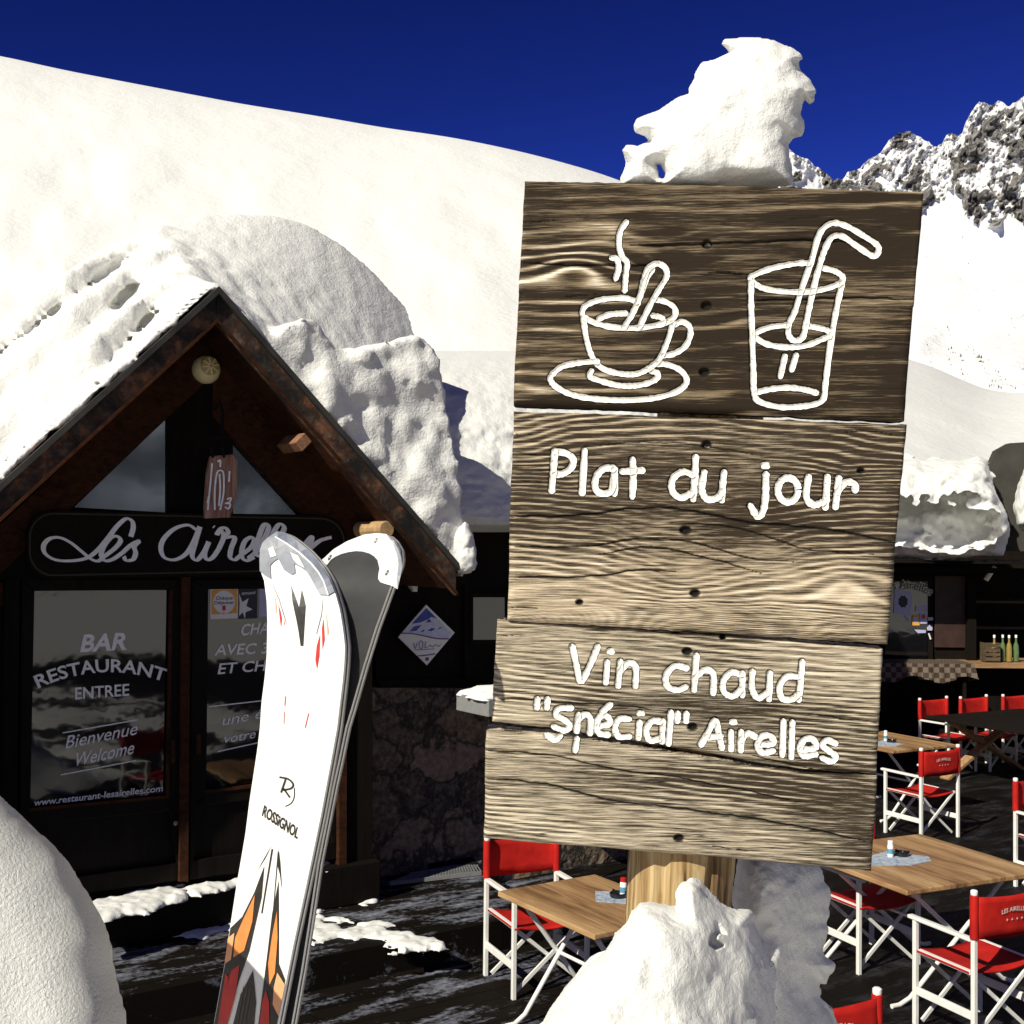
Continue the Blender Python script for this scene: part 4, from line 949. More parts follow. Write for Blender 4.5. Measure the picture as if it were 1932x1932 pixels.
X, Y = np.meshgrid(xs, ys, indexing='ij'); d = polydist(P, X, Y) + .04 * fbm(X * 7, Y * 7, 0, 3, 4); hf_ = np.where(d > 0, .07 * (1 - np.exp(-d / .05)), d)
F = np.maximum(zs - hf_[..., None] + .012 * fbm(X[..., None] * 16, Y[..., None] * 16, zs * 16, 3, 5), -zs - .02); V, Q = surface_nets(F)
tag(link_mesh('snow_patch', np_mesh('snow_patch', np.stack([xs[0] + V[:, 0] * .015, ys[0] + V[:, 1] * .015, ztp + zs[0] + V[:, 2] * .015], -1), Q), M['snow'], None, True), 'snow crust on the narrow table by the stone wall', 'snow')

# ================================================================== SNACK KIOSK on the right
KY = 17.0
kb = W(1800, 1400, KY); kio = thing('snack_kiosk', 'dark open fronted wooden kiosk under thick roof snow behind the terrace', 'kiosk', (kb.x, kb.y, 0))
def kbox(name, x0, x1, y0, y1, Y0, Y1, mat, par, bevel=0):
    a, b = W(x0, y0, Y0), W(x1, y1, Y0); m = MB(); zt_, zb = max(a.z, b.z), min(a.z, b.z)
    m.box(((a.x + b.x) / 2, (Y0 + Y1) / 2, (zt_ + zb) / 2), (b.x - a.x, abs(Y1 - Y0), zt_ - zb)); return m.build(name, M[mat] if isinstance(mat, str) else mat, par, bevel=bevel)
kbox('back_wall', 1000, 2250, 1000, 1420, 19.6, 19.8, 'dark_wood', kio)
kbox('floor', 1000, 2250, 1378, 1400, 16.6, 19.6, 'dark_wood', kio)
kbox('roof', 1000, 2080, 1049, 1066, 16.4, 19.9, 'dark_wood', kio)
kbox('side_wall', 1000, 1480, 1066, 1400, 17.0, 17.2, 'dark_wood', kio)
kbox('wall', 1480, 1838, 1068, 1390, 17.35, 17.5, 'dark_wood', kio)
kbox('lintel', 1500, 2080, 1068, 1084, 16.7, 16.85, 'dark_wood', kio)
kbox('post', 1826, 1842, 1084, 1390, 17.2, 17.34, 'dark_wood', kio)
gl = kbox('glass_door', 1660, 1760, 1086, 1380, 17.30, 17.345, 'door_wood', kio); kbox('pane', 1670, 1750, 1096, 1262, 17.285, 17.297, 'pane', gl)
kbox('menu_board', 1764, 1826, 1086, 1222, 17.30, 17.345, plain('menu_board_brown', (.03, .012, .008), .6, .4, 6), kio, .004)
KP = Plane(W(1760, 1150, 17.27), (1, 0, 0), (0, 0, 1))
M['green'] = plain('sign_green', (.05, .08, .012), .6, .2)
def karc(off_, grow):
    def g(a, b):
        x = 1676 + (1757 - 1676) * a; k = (a - .42) * 2; y = 1110 + 9 * k * k + 4 * (a - .4); sl_ = (18 * k) / 40; n_ = Vector((sl_, -1)).normalized() * 16 * (b)
        return KP.hit(x + n_.x, y + n_.y, off_)
    return g
text_obj('lettering', 'es Airelles', karc(.0, 1), M['st_white'], gl, .055); text_obj('lettering', 'es Airelles', karc(.004, 0), M['green'], gl, .012)
zk = zm(1641.4, 828.6, .2736)
def kp(name, pts, mat, off=0.0): return flatpoly(name, pts[::-1], off, M[mat], gl, zk, KP)
kp('sticker', [(170, 1040), (240, 1035), (245, 1060), (270, 1050), (288, 1070), (285, 1180), (262, 1225), (268, 1260), (235, 1215), (165, 1200)], 'st_lilac', .001)
kp('sticker_print', [(228 + 30 * (1 + .18 * (k % 2)) * math.cos(k * .3927), 1120 + 38 * (1 + .18 * (k % 2)) * math.sin(k * .3927)) for k in range(16)], 'st_dark', .003)
kp('sticker', [(315, 1150), (395, 1150), (395, 1188), (315, 1188)], 'st_lilac'); kp('sticker', [(292, 1215), (342, 1212), (342, 1284), (292, 1284)], 'st_orange'); kp('sticker', [(345, 1200), (392, 1200), (392, 1272), (345, 1272)], 'st_lilac')
kp('sticker_print', ell(318, 1245, 20, 22)[:16], 'st_lilac', .002); kp('sticker_print', ell(369, 1225, 14, 16)[:16], 'st_red', .002); kp('sticker', [(398, 1228), (435, 1228), (435, 1250), (398, 1250)], 'st_lilac'); kp('sticker', [(305, 1312), (385, 1316), (385, 1336), (330, 1338)], 'st_lilac'); kp('sticker', [(390, 1300), (410, 1280), (432, 1300), (428, 1320), (395, 1318)], 'st_lilac'); kp('sticker', [(400, 1340), (410, 1338), (424, 1378), (414, 1382)], 'st_white')
M['shelf_wood'] = wood('shelf_wood', (.05, .035, .02), (.14, .1, .06), 8, 0); M['counter'] = wood('counter_wood', (.16, .08, .035), (.4, .24, .12), 10, 0)
for y in (1133, 1182): kbox('shelf', 1838, 2080, y, y + 7, 18.6, 19.2, 'shelf_wood', kio)
kbox('counter_front', 1842, 2080, 1264, 1390, 17.3, 17.4, 'dark_wood', kio); kbox('countertop', 1790, 2080, 1250, 1263, 16.85, 17.7, 'counter', kio, .005)
ctz = W(1890, 1250, 16.85).z
# snow on kiosk roof
kt = [(1380, 1046), (1380, 880), (1560, 866), (1700, 866), (1760, 868), (1820, 868), (1845, 858), (1862, 868), (1870, 905), (1880, 930), (1898, 965), (1906, 1000), (1900, 1022), (1894, 1048), (1800, 1052), (1700, 1050)]
def kw(X, Y): return np.clip((905 - Y), -20, 80) * 1.4 - 22 * sstep(945, 980, Y) + 8 * np.sin(Y / 9.0) * sstep(950, 920, Y)
snow_body('roof_snow', kt, 16.9, 62, M['snow_roof'], 'layered wall of snow hanging over the kiosk eave', res=3.4, lump=((40, 12), (18, 8), (9, 4.5), (5, 1.5)), wbias=kw)
kr = [(1936, 1010), (1918, 992), (1914, 955), (1922, 915), (1936, 870), (1960, 845), (2020, 830), (2200, 830), (2200, 1020)]
snow_body('roof_snow', kr, 17.3, 50, M['snow_roof'], 'snow lobe at the right picture edge beyond the shaded gap in the kiosk roof', res=4, lump=((40, 8), (16, 4), (8, 2)))
m = MB(); m.prism([W(x, y, 17.75) for x, y in ((1850, 1040), (1858, 900), (1880, 850), (1905, 836), (1940, 834), (1990, 850), (1990, 1040))], (0, .15, 0)); m.build('shade_panel', plain('painted_shade', (.05, .045, .036), .9, .3, 3), kio)  # dark sheet painted as the shade in the hollow of the roof snow
# bottles, crate, lamp, checked table
t = NT('bottle_glass'); t.p(base=(.28, .2, .05), rough=.08, ior=1.5, spec=.7); M['bottle'] = t.m
t = NT('green_bottle'); t.p(base=(.1, .16, .06), rough=.08, ior=1.5, spec=.7); M['bottle_g'] = t.m
for i, (x, lab) in enumerate(((1876, 'bottle at the left end of the row on the kiosk counter'), (1892, 'second bottle from the left on the kiosk counter'), (1904, 'third bottle from the left on the kiosk counter'), (1917, 'bottle at the right end of the row on the kiosk counter'))):
    p = W(x, 1250, 17.0 + .05 * (i % 2)); p.z = ctz + .002
    r = thing('bottle', lab, 'bottle', p, 0, 'bottles on the kiosk counter')
    m = MB(); m.lathe([(.036, 0), (.038, .01), (.038, .19), (.03, .235), (.014, .27), (.013, .33)], (0, 0, 0), 14); m.build('body', M['bottle' if i % 2 == 0 else 'bottle_g'], r, True, world=False)
    m = MB(); m.lathe([(.016, .325), (.0165, .36), (.012, .366)], (0, 0, 0), 12); m.build('cap', M['white_cap'], r, True, world=False)
p = W(1868, 1250, 17.0); p.z = ctz + .002
cr = thing('crate', 'small pale slatted crate on the kiosk counter beside the bottles', 'crate', p)
for k in range(4):
    m = MB(); m.box((0, -.1, .04 + k * .062), (.2, .012, .045)); m.build('slat', M['shelf_wood'], cr, world=False); m = MB(); m.box((0, .1, .04 + k * .062), (.2, .012, .045)); m.build('slat', M['shelf_wood'], cr, world=False)
m = MB(); m.box((-.1, 0, .13), (.012, .19, .26)); m.box((.1, 0, .13), (.012, .19, .26)); m.box((0, 0, .012), (.19, .19, .014)); m.build('frame', M['shelf_wood'], cr, world=False)
p = W(1868, 1092, 17.1); lp = thing('spot_lamp', 'small white tube lamp hanging under the kiosk eave', 'lamp', p)
m = MB(); m.tube([Vector((-.06, 0, -.02)), Vector((.07, 0, .17))], [.035, .03], 12); m.build('shade', M['white_cap'], lp, True, world=False); m = MB(); m.tube([(.07, 0, .17), (.075, 0, .30)], .006, 6); m.build('stem', M['black'], lp, True, world=False)
t = NT('checked_cloth'); ck_ = t.n.new('ShaderNodeTexChecker'); t.l.new(t.geo.outputs['Position'], ck_.inputs[0]); ck_.inputs['Scale'].default_value = 14; ck_.inputs['Color1'].default_value = (.13, .105, .07, 1); ck_.inputs['Color2'].default_value = (.04, .018, .012, 1)
t.p(base=ck_.outputs[0], rough=.8); M['check'] = t.m
c0, c1 = W(1660, 1252, 16.3), W(1840, 1250, 16.3); zt_ = c0.z
ctb = thing('market_table', 'narrow high table under a checked cloth in front of the kiosk', 'table', ((c0.x + c1.x) / 2, 16.65, 0))
m = MB(); m.box(((c0.x + c1.x) / 2, 16.65, zt_ - .02), (c1.x - c0.x - .06, .6, .035)); m.build('tabletop', M['trestle'], ctb)
for x in (c0.x + .1, c1.x - .1):
    for y in (16.42, 16.88): m = MB(); m.bar((x, y, 0.0), (x, y, zt_ - .04), .04, .04); m.build('leg', M['dark_top'], ctb)
m = MB(); nx = 40; vs = []
for r_ in range(2): pass
ring = []
for i in range(nx): ring.append((c0.x + (c1.x - c0.x) * i / nx, 16.33))
for i in range(12): ring.append((c1.x, 16.33 + .64 * i / 12))
for i in range(nx): ring.append((c1.x - (c1.x - c0.x) * i / nx, 16.97))
for i in range(12): ring.append((c0.x, 16.97 - .64 * i / 12))
nr = len(ring)
for k in range(5):
    for i, (x, y) in enumerate(ring):
        w_ = .02 * k / 4 * math.sin(i * 1.3) + .006 * k; cxn = (c0.x + c1.x) / 2
        vs.append((x + (w_ if x > cxn else -w_), y + (w_ if y > 16.65 else -w_), zt_ + .004 - k * (.052 + .012 * math.sin(i * .31))))
for k in range(4):
    for i in range(nr): m.f.append((k * nr + i, (k + 1) * nr + i, (k + 1) * nr + (i + 1) % nr, k * nr + (i + 1) % nr)); m.mi.append(0)
m.f.append(tuple(range(nr))); m.mi.append(0); m.v = vs
tag(m.build('tablecloth', M['check'], None, True), 'red and cream checked cloth hanging over the high table at the kiosk', 'tablecloth')
# ================================================================== SIGNPOST
BANKZ = 1.15
SP = Plane(W(1330, 960, 1.75), (math.cos(R(5.2)), -math.sin(R(5.2)), 0), (0, -math.sin(R(2)), math.cos(R(2))))
def sgl(p): q = SP.loc(*p); return (q.x, q.y)
def board_material(name, dark, mid, light, gk=0.42):
    t = NT(name); ob = t.tc.outputs['Object']
    g = t.at('grain'); ck = t.at('crack'); tone = t.at('tone')
    fib = t.noise(t.mapping(ob, (9, 330, 20)), 1, 6, 0.75)
    fib2 = t.noise(t.mapping(ob, (24, 1100, 20)), 1, 3, 0.6)
    speck = t.noise(ob, 900, 2)
    f = t.math('ADD', t.math('ADD', t.math('MULTIPLY', t.math('SUBTRACT', g, 0.5), gk), 0.21), t.math('MULTIPLY', t.math('SUBTRACT', fib, 0.5), 1.25))
    f = t.math('ADD', f, t.math('MULTIPLY', t.math('SUBTRACT', fib2, 0.5), 0.95))
    f = t.math('ADD', f, t.math('MULTIPLY', tone, 0.6))
    f = t.math('ADD', f, t.math('MULTIPLY', t.math('SUBTRACT', speck, 0.5), 0.18))
    col = t.ramp(f, [(0.12, dark), (0.48, mid), (0.86, light)])
    # thin dark checks that follow the fibre
    tk = t.ramp(t.noise(t.mapping(ob, (16, 420, 20), loc=(7, 2, 0)), 1, 2, 0.5), [(0.6, 0.0), (0.68, 1.0)])
    tk = t.math('MULTIPLY', tk, t.ramp(t.noise(t.mapping(ob, (4, 16, 4), loc=(1, 8, 0)), 1, 2), [(0.4, 0.1), (0.62, 0.85)]))
    col = t.mix(tk, col, tuple(c * 0.9 for c in dark))
    c1 = t.noise(t.mapping(ob, (3.2, 120, 20), loc=(3, 1, 0)), 1, 2, 0.4)
    thin = t.ramp(t.math('ABSOLUTE', t.math('SUBTRACT', c1, 0.5)), [(0.004, 1.0), (0.016, 0.0)])
    msk = t.ramp(t.noise(t.mapping(ob, (5, 14, 5)), 1, 2), [(0.52, 0.0), (0.62, 1.0)])
    chk = t.math('MULTIPLY', thin, msk)
    col = t.mix(t.math('MULTIPLY', chk, 0.95), col, (0.008, 0.006, 0.004))
    col = t.mix(ck, col, (0.008, 0.006, 0.004))
    h = t.math('SUBTRACT', t.math('ADD', t.math('MULTIPLY', fib, 0.6), t.math('MULTIPLY', fib2, 0.4)), chk)
    t.p(base=col, rough=0.82, spec=0.2, normal=t.bump(h, 0.42, 0.0014)); return t.m
M['board_a'] = board_material('weathered_board_dark', (0.02, 0.0125, 0.006), (0.26, 0.195, 0.12), (0.94, 0.87, 0.7), 0.58)
M['board_b'] = board_material('weathered_board_mid', (0.03, 0.02, 0.011), (0.55, 0.445, 0.305), (0.96, 0.91, 0.77), 0.30)
M['board_c'] = board_material('weathered_board_pale', (0.03, 0.021, 0.012), (0.6, 0.51, 0.37), (0.96, 0.93, 0.81), 0.26)
t = NT('white_sign_paint'); n = t.noise(t.tc.outputs['Object'], 260, 5, 0.7); n2 = t.noise(t.mapping(t.tc.outputs['Object'], (1, 10, 1)), 60, 3)
t.p(base=t.ramp(t.mix(0.5, n, n2), [(0.35, (0.2, 0.16, 0.11)), (0.45, (0.8, 0.78, 0.7)), (0.6, (0.88, 0.87, 0.81))]), rough=0.7, normal=t.bump(n, 0.6, 0.001)); M['sign_paint'] = t.m

# --- strokes traced from the photograph (zoomed crop coordinates)
z1, z2, z3 = zm(947, 315.7, .4248), zm(931.3, 757.6, .4167), zm(883.9, 1152.2, .4248)
cup = [[(553,245),(525,290),(520,350),(535,400),(555,425),(550,480),(545,550)], [(487,405),(510,410),(518,450),(505,497)],
 [(600,598),(540,583),(440,590),(375,615),(358,640),(365,665),(420,695),(500,712),(600,715),(700,700),(755,675),(770,650),(760,620),(720,597),(680,590)],
 [(430,675),(480,655),(550,650)], [(670,660),(710,670),(715,692)],
 [(540,715),(580,650),(610,580),(630,500),(650,450),(690,430),(725,450),(730,490),(700,540),(665,600),(610,710)],
 [(602,610),(640,500),(668,455)],
 [(362,670),(375,760),(400,840),(440,890),(510,915),(590,920),(650,895),(700,850),(740,760),(758,690)],
 [(765,700),(800,688),(832,710),(835,750),(810,800),(760,830),(715,838)],
 [(398,905),(390,930),(440,950),(520,970),(600,970),(660,955),(690,935),(690,915),(660,905)],
 [(425,862),(340,870),(270,885),(230,915),(215,940),(240,975),(310,1010),(420,1030),(560,1035),(680,1025),(770,1000),(815,965),(815,930),(780,895),(720,875),(670,876)]]
glass = [[(1360,427),(1300,430),(1200,450),(1120,480),(1103,500),(1150,535),(1230,552),(1340,555),(1440,540),(1500,515),(1512,492),(1480,465),(1425,450)],
 [(1105,510),(1105,600),(1110,750),(1115,900),(1120,1010),(1150,1045),(1230,1065),(1300,1065),(1380,1055),(1425,1030),(1435,960),(1455,800),(1480,650),(1510,510)],
 [(1130,1000),(1200,985),(1280,980),(1350,990),(1395,1003)],
 [(1268,702),(1190,712),(1130,735),(1125,755),(1170,785),(1250,800),(1340,795),(1420,765),(1455,745),(1440,725),(1390,712),(1355,706)],
 [(1275,690),(1270,740),(1292,770),(1325,765),(1340,740),(1350,690),(1375,570),(1405,450),(1435,360),(1465,312),(1510,310),(1570,350),(1640,395),(1665,385),(1665,350),(1600,305),(1530,265),(1470,250),(1425,275),(1400,320),(1375,410),(1330,540),(1300,640),(1275,690)],
 [(1255,840),(1235,930)], [(1305,835),(1285,900)]]
plat = [[(276,222),(270,310),(262,405)], [(276,224),(330,235),(360,262),(350,300),(315,325),(275,330)], [(412,222),(400,415)],
 [(545,302),(500,303),(465,340),(460,390),(485,415),(530,405),(547,330)], [(546,305),(548,360),(547,418)],
 [(630,262),(632,345),(628,430)], [(582,316),(675,311)],
 [(903,330),(855,318),(812,350),(810,405),(848,435),(895,415)], [(916,250),(912,340),(904,442)],
 [(955,320),(943,395),(965,440),(1010,437),(1038,405)], [(1045,320),(1038,380),(1034,447)],
 [(1235,328),(1232,440),(1220,500),(1195,520),(1165,472)], [(1230,287),(1234,291)], ell(1335,400,46,55),
 [(1428,340),(1418,430),(1450,467),(1495,455)], [(1514,340),(1510,410),(1504,480)], [(1565,345),(1558,410),(1550,478)], [(1560,410),(1595,366),(1635,372),(1640,402)]]
vin = [[(460,165),(478,250),(497,322),(540,245),(573,165)], [(616,235),(609,327)], [(628,185),(632,188)], [(675,232),(664,342)], [(668,285),(705,240),(742,255),(742,345)],
 [(973,262),(920,252),(880,292),(885,342),(930,360),(968,345)], [(1015,205),(1005,360)], [(1009,305),(1050,270),(1090,288),(1090,375)],
 [(1214,290),(1170,281),(1135,322),(1140,370),(1180,387),(1214,355)], [(1221,285),(1221,385)], [(1266,276),(1264,350),(1290,395),(1332,372)], [(1345,285),(1340,402)],
 [(1468,300),(1420,300),(1388,345),(1398,395),(1440,402),(1474,375)], [(1490,233),(1483,320),(1474,405)],
 [(303,400),(300,440)], [(348,400),(345,440)], [(455,440),(400,443),(385,470),(425,495),(447,518),(425,540),(375,524)],
 [(486,470),(478,545)], [(484,495),(515,468),(540,488),(538,555)], [(575,522),(625,510),(618,480),(590,473),(566,510),(578,552),(620,560)], [(592,457),(630,425)],
 [(714,490),(670,490),(650,530),(668,568),(715,568)], [(760,505),(755,575)], [(763,463),(767,465)], [(854,500),(815,500),(790,540),(806,585),(848,578)], [(865,500),(860,592)],
 [(901,460),(897,520),(890,602)], [(931,465),(929,500)], [(970,465),(968,500)],
 [(1035,605),(1070,545),(1100,495),(1116,560),(1130,622)], [(1060,572),(1125,565)], [(1170,547),(1170,627)], [(1178,502),(1182,504)], [(1215,547),(1214,632)], [(1216,585),(1245,553),(1280,570)],
 [(1295,605),(1360,598),(1345,565),(1308,568),(1288,605),(1310,640),(1360,632)], [(1405,500),(1400,652)], [(1445,505),(1440,662)],
 [(1485,627),(1550,618),(1536,580),(1500,582),(1478,622),(1500,655),(1550,647)], [(1640,600),(1600,585),(1580,608),(1610,633),(1640,658),(1620,680),(1580,665)],
 [(345,560),(380,582),(405,566)], [(480,578),(472,632)]]
def strokes(raw, z, wpx):             # -> list of dense local lines, half width
    out = []
    for s in raw:
        q = catmull([z(p) for p in s], 7); out.append([sgl(p) for p in q])
    px1 = Vector(sgl((1330, 960))); k = (Vector(sgl((1430, 960))) - px1).length / 100
    return out, wpx * k / 2
PXM = (Vector(sgl((1430, 960))) - Vector(sgl((1330, 960)))).length / 100
BOARDZ = 0.0
def board_height(X, Y, spec):
    # front relief (m, negative = carved) plus grain / crack / tone fields
    g = spec['ring'](X, Y); ring = 0.5 + 0.5 * np.sin(2 * np.pi * g)
    ring = ring ** 2.2
    mk = sstep(-0.5, 0.45, fbm(X * 4.5, Y * 15, 9, 3, 97)); ring = 0.4 + (ring - 0.4) * (0.25 + 0.95 * mk)
    ck = np.zeros(X.shape); h = (ring - 0.5) * 0.0003 + fbm(X * 40, Y * 220, 0, 3, 5) * 0.0002
    for ln, w in spec['cracks']:
        L = [sgl(p) for p in catmull(ln, 6)]
        d = linedist(L, X + fbm(X * 60, Y * 60, 0, 2, 3) * 0.0006, Y + fbm(X * 45, Y * 10, 0, 3, 4) * 0.0012)
        xs = [p[0] for p in L]; tpr = sstep(min(xs) - 0.004, min(xs) + 0.03, X) * (1 - sstep(max(xs) - 0.05, max(xs) + 0.004, X)) if not spec.get('edge') else 1
        m = np.clip(1.3 - d / (w * PXM * 0.6 * np.maximum(tpr, 0.25)), 0, 1)
        ck = np.maximum(ck, m); h = h - m * 0.004
    for (p, r) in spec['holes']:
        q = sgl(p); d = np.sqrt(((X - q[0]) / 1.25) ** 2 + (Y - q[1]) ** 2) / (r * PXM)
        m = np.clip((1.15 - d) * 3, 0, 1); ck = np.maximum(ck, m); h = h - m * 0.006
    for L in spec['lines']:
        b = np.array(L); w = spec['hw'] * 1.0
        sel = (X > b[:, 0].min() - 3 * w) & (X < b[:, 0].max() + 3 * w) & (Y > b[:, 1].min() - 3 * w) & (Y < b[:, 1].max() + 3 * w)
        if sel.any():
            d = linedist(L, X[sel], Y[sel]); m = 1 - sstep(w * 0.75, w * 1.35, d)
            hs = h[sel]; hs = np.minimum(hs, -0.0055 * m + hs * (1 - m)); h[sel] = hs
            cs = ck[sel]; ring_m = np.clip(1 - np.abs(d - w * 1.1) / (w * 0.35), 0, 1) * 0.35; ck[sel] = np.maximum(cs, ring_m)
    return h, ring, ck, spec['tone'](X, Y)
def board_mesh(quads, spec, thick=0.042, step=1.9):
    # quads: list of (top polyline, bottom polyline) in photo pixels, left to right
    Vs, Fs, A = [], [], [[], [], []]; base = 0
    for top, bot in quads:
        T = np.array([sgl(p) for p in top]); B = np.array([sgl(p) for p in bot])
        wpx = np.linalg.norm(T[-1] - T[0]) / PXM; hpx = np.linalg.norm(B[0] - T[0]) / PXM
        nu, nv = int(wpx / step), max(8, int(max(hpx, np.linalg.norm(B[-1] - T[-1]) / PXM) / step))
        def res(L):
            s = np.concatenate([[0], np.cumsum(np.linalg.norm(np.diff(L, axis=0), axis=1))]); s /= s[-1]
            uu = np.linspace(0, 1, nu + 1); return np.stack([np.interp(uu, s, L[:, 0]), np.interp(uu, s, L[:, 1])], 1)
        T, B = res(T), res(B); vv = np.linspace(0, 1, nv + 1)[:, None, None]
        G = T[None] * (1 - vv) + B[None] * vv
        X, Y = G[..., 0].copy(), G[..., 1].copy()
        jx = fbm(Y * 28, X * 0, 1, 3, 8) * 0.0009; jy = fbm(X * 50, Y * 0, 2, 3, 9) * 0.001
        jx[:, 1:-1] *= 0; X += jx; Y[0] += jy[0]; Y[-1] += jy[-1]
        h, ring, ck, tone = board_height(X, Y, spec)
        uu = np.minimum(np.linspace(0, 1, nu + 1), 1 - np.linspace(0, 1, nu + 1))[None, :] * wpx * PXM
        v2 = np.minimum(np.linspace(0, 1, nv + 1), 1 - np.linspace(0, 1, nv + 1))[:, None] * hpx * PXM
        e = np.minimum(uu, v2); rr = np.where(np.linspace(0, 1, nv + 1)[:, None] > 0.5, 0.012, 0.006) + 0 * uu
        h = h - np.where(e < rr, rr - np.sqrt(np.maximum(rr * rr - (rr - e) ** 2, 0)), 0) * 0.8
        V = np.stack([X, Y, h], -1).reshape(-1, 3)
        Bk = np.stack([X, Y, np.full(X.shape, -thick)], -1)
        nn = (nu + 1) * (nv + 1); I = np.arange(nn).reshape(nv + 1, nu + 1)
        F = np.stack([I[:-1, :-1], I[1:, :-1], I[1:, 1:], I[:-1, 1:]], -1).reshape(-1, 4)
        loop = np.concatenate([I[0, :], I[1:, -1], I[-1, ::-1][1:], I[::-1, 0][1:-1]])
        bv = Bk.reshape(-1, 3)[loop]; k = len(loop); bi = nn + np.arange(k)
        F2 = np.stack([loop, np.roll(loop, -1), np.roll(bi, -1), bi], 1)
        Vs += [V, bv]; Fs += [F + base, F2 + base]
        for a, d in zip(A, (ring, ck, tone)): a += [d.ravel(), d.ravel()[loop]]
        base += nn + k
        # back face as a grid of strips: reuse far loop in one ring of quads
        cidx = base; Vs.append(np.array([[X.mean(), Y.mean(), -thick]])); base += 1
        for a in A: a.append(np.zeros(1))
        F3 = np.stack([bi + cidx - nn - k, np.roll(bi, -1) + cidx - nn - k, np.full(k, cidx), np.full(k, cidx)], 1)
        Fs.append(('tri', F3[:, :3]))
    quads_ = np.concatenate([f for f in Fs if not isinstance(f, tuple)])
    tris = np.concatenate([f[1] for f in Fs if isinstance(f, tuple)])
    me = bpy.data.meshes.new('board'); V = np.concatenate(Vs)
    me.from_pydata(V.tolist(), [], quads_.tolist() + tris.tolist())
    for nme, a in zip(('grain', 'crack', 'tone'), A): attr(me, nme, np.concatenate(a))
    return me
def plane_obj(name, me, mat, parent, pl, smooth=True):
    o = bpy.data.objects.new(name, me); C.objects.link(o); me.materials.append(mat)
    if parent is not None: o.parent = parent; o.matrix_parent_inverse = Matrix.Translation(-wpos(parent))
    o.matrix_world = pl.m
    o.matrix_basis = pl.m
    if smooth: me.polygons.foreach_set('use_smooth', [True] * len(me.polygons))
    return o
def ribbon_mesh(lines, hw, spec, rough=0.14):
    vs, fs = [], []
    prof = [(-1, 0.0003), (-0.75, -0.0012), (-0.3, -0.002), (0.1, -0.0021), (0.65, -0.0014), (1, 0.0003)]
    for L in lines:
        L = [Vector(p) for p in L]
        if (L[-1] - L[0]).length < hw * 1.6 and len(L) < 10:
            c = (L[0] + L[-1]) / 2; L = [c + Vector((-hw * 0.6, 0)), c, c + Vector((hw * 0.6, 0))]
        closed = (L[-1] - L[0]).length < 1e-5
        # resample
        P = [L[0]]
        for q in L[1:]:
            if (q - P[-1]).length > hw * 0.35: P.append(q)
        if not closed:
            d0 = (P[0] - P[1]).normalized(); d1 = (P[-1] - P[-2]).normalized()
            P = [P[0] + d0 * hw * 0.85, P[0] + d0 * hw * 0.45] + P + [P[-1] + d1 * hw * 0.45, P[-1] + d1 * hw * 0.85]
        n = len(P); b = len(vs); m = len(prof)
        for i, p in enumerate(P):
            d = (P[min(i + 1, n - 1)] - P[max(i - 1, 0)]).normalized(); nr = Vector((-d.y, d.x))
            e = min(i, n - 1 - i); k = 1.0 if closed else (0.35, 0.8, 1.0)[min(e, 2)]
            k *= 1 + rough * random.uniform(-1, 1)
            for (a, z) in prof:
                q = p + nr * a * hw * k; vs.append((q.x, q.y, z))
        for i in range(n - 1):
            for j in range(m - 1): fs.append((b + i * m + j, b + i * m + j + 1, b + (i + 1) * m + j + 1, b + (i + 1) * m + j))
    me = bpy.data.meshes.new('lettering'); me.from_pydata(vs, [], [f[::-1] for f in fs]); me.update(); return me

def ring_a(X, Y):
    t = sstep(0.02, 0.17, Y)
    d = fbm(X * 3.2, Y * 16, 0, 3, 21) * 0.55 + fbm(X * 9, Y * 40, 0, 2, 22) * 0.16
    e = 0
    for p, sx, sy, a in (((1240, 440), .05, .012, 1.3), ((1270, 492), .06, .016, 1.6), ((1085, 505), .05, .02, -1.3), ((1650, 520), .08, .03, 0.9), ((1480, 600), .1, .02, -0.8)):
        q = sgl(p); e = e + a * np.exp(-((X - q[0]) / sx) ** 2 - ((Y - q[1]) / sy) ** 2)
    return Y * (92 - 44 * t) + d + e
def tone_a(X, Y):
    e = fbm(X * 4, Y * 10, 3, 3, 31) * 0.22 - 0.02
    for p, sx, sy, a in (((1240, 440), .035, .006, -.55), ((1272, 495), .05, .012, -.7), ((1060, 520), .06, .03, .35), ((1150, 445), .09, .02, .25), ((1660, 560), .1, .02, .1), ((1650, 480), .1, .03, -.35), ((1700, 700), .03, .1, -.25), ((1300, 520), .05, .02, .25)):
        q = sgl(p); e = e + a * np.exp(-((X - q[0]) / sx) ** 2 - ((Y - q[1]) / sy) ** 2)
    return e + 0.03
def ring_b(X, Y):
    x0, _ = sgl((1290, 1000)); _, yt = sgl((1300, 925)); _, yb = sgl((1300, 1140))
    win = sstep(yb - 0.03, yb + 0.05, Y) * (1 - sstep(yt - 0.02, yt + 0.05, Y))
    a = np.sqrt((X - x0) ** 2 + 0.0006); a = 0.13 * np.tanh(a / 0.13)
    wv = Y - win * 0.30 * a - (1 - win) * 0.02 * np.cos((X - x0) * 9) + fbm(X * 5, Y * 9, 0, 3, 41) * 0.013 + fbm(X * 22, Y * 22, 0, 2, 42) * 0.0011
    return wv * (95 + 60 * (1 - sstep(yb - 0.06, yb + 0.01, Y)))
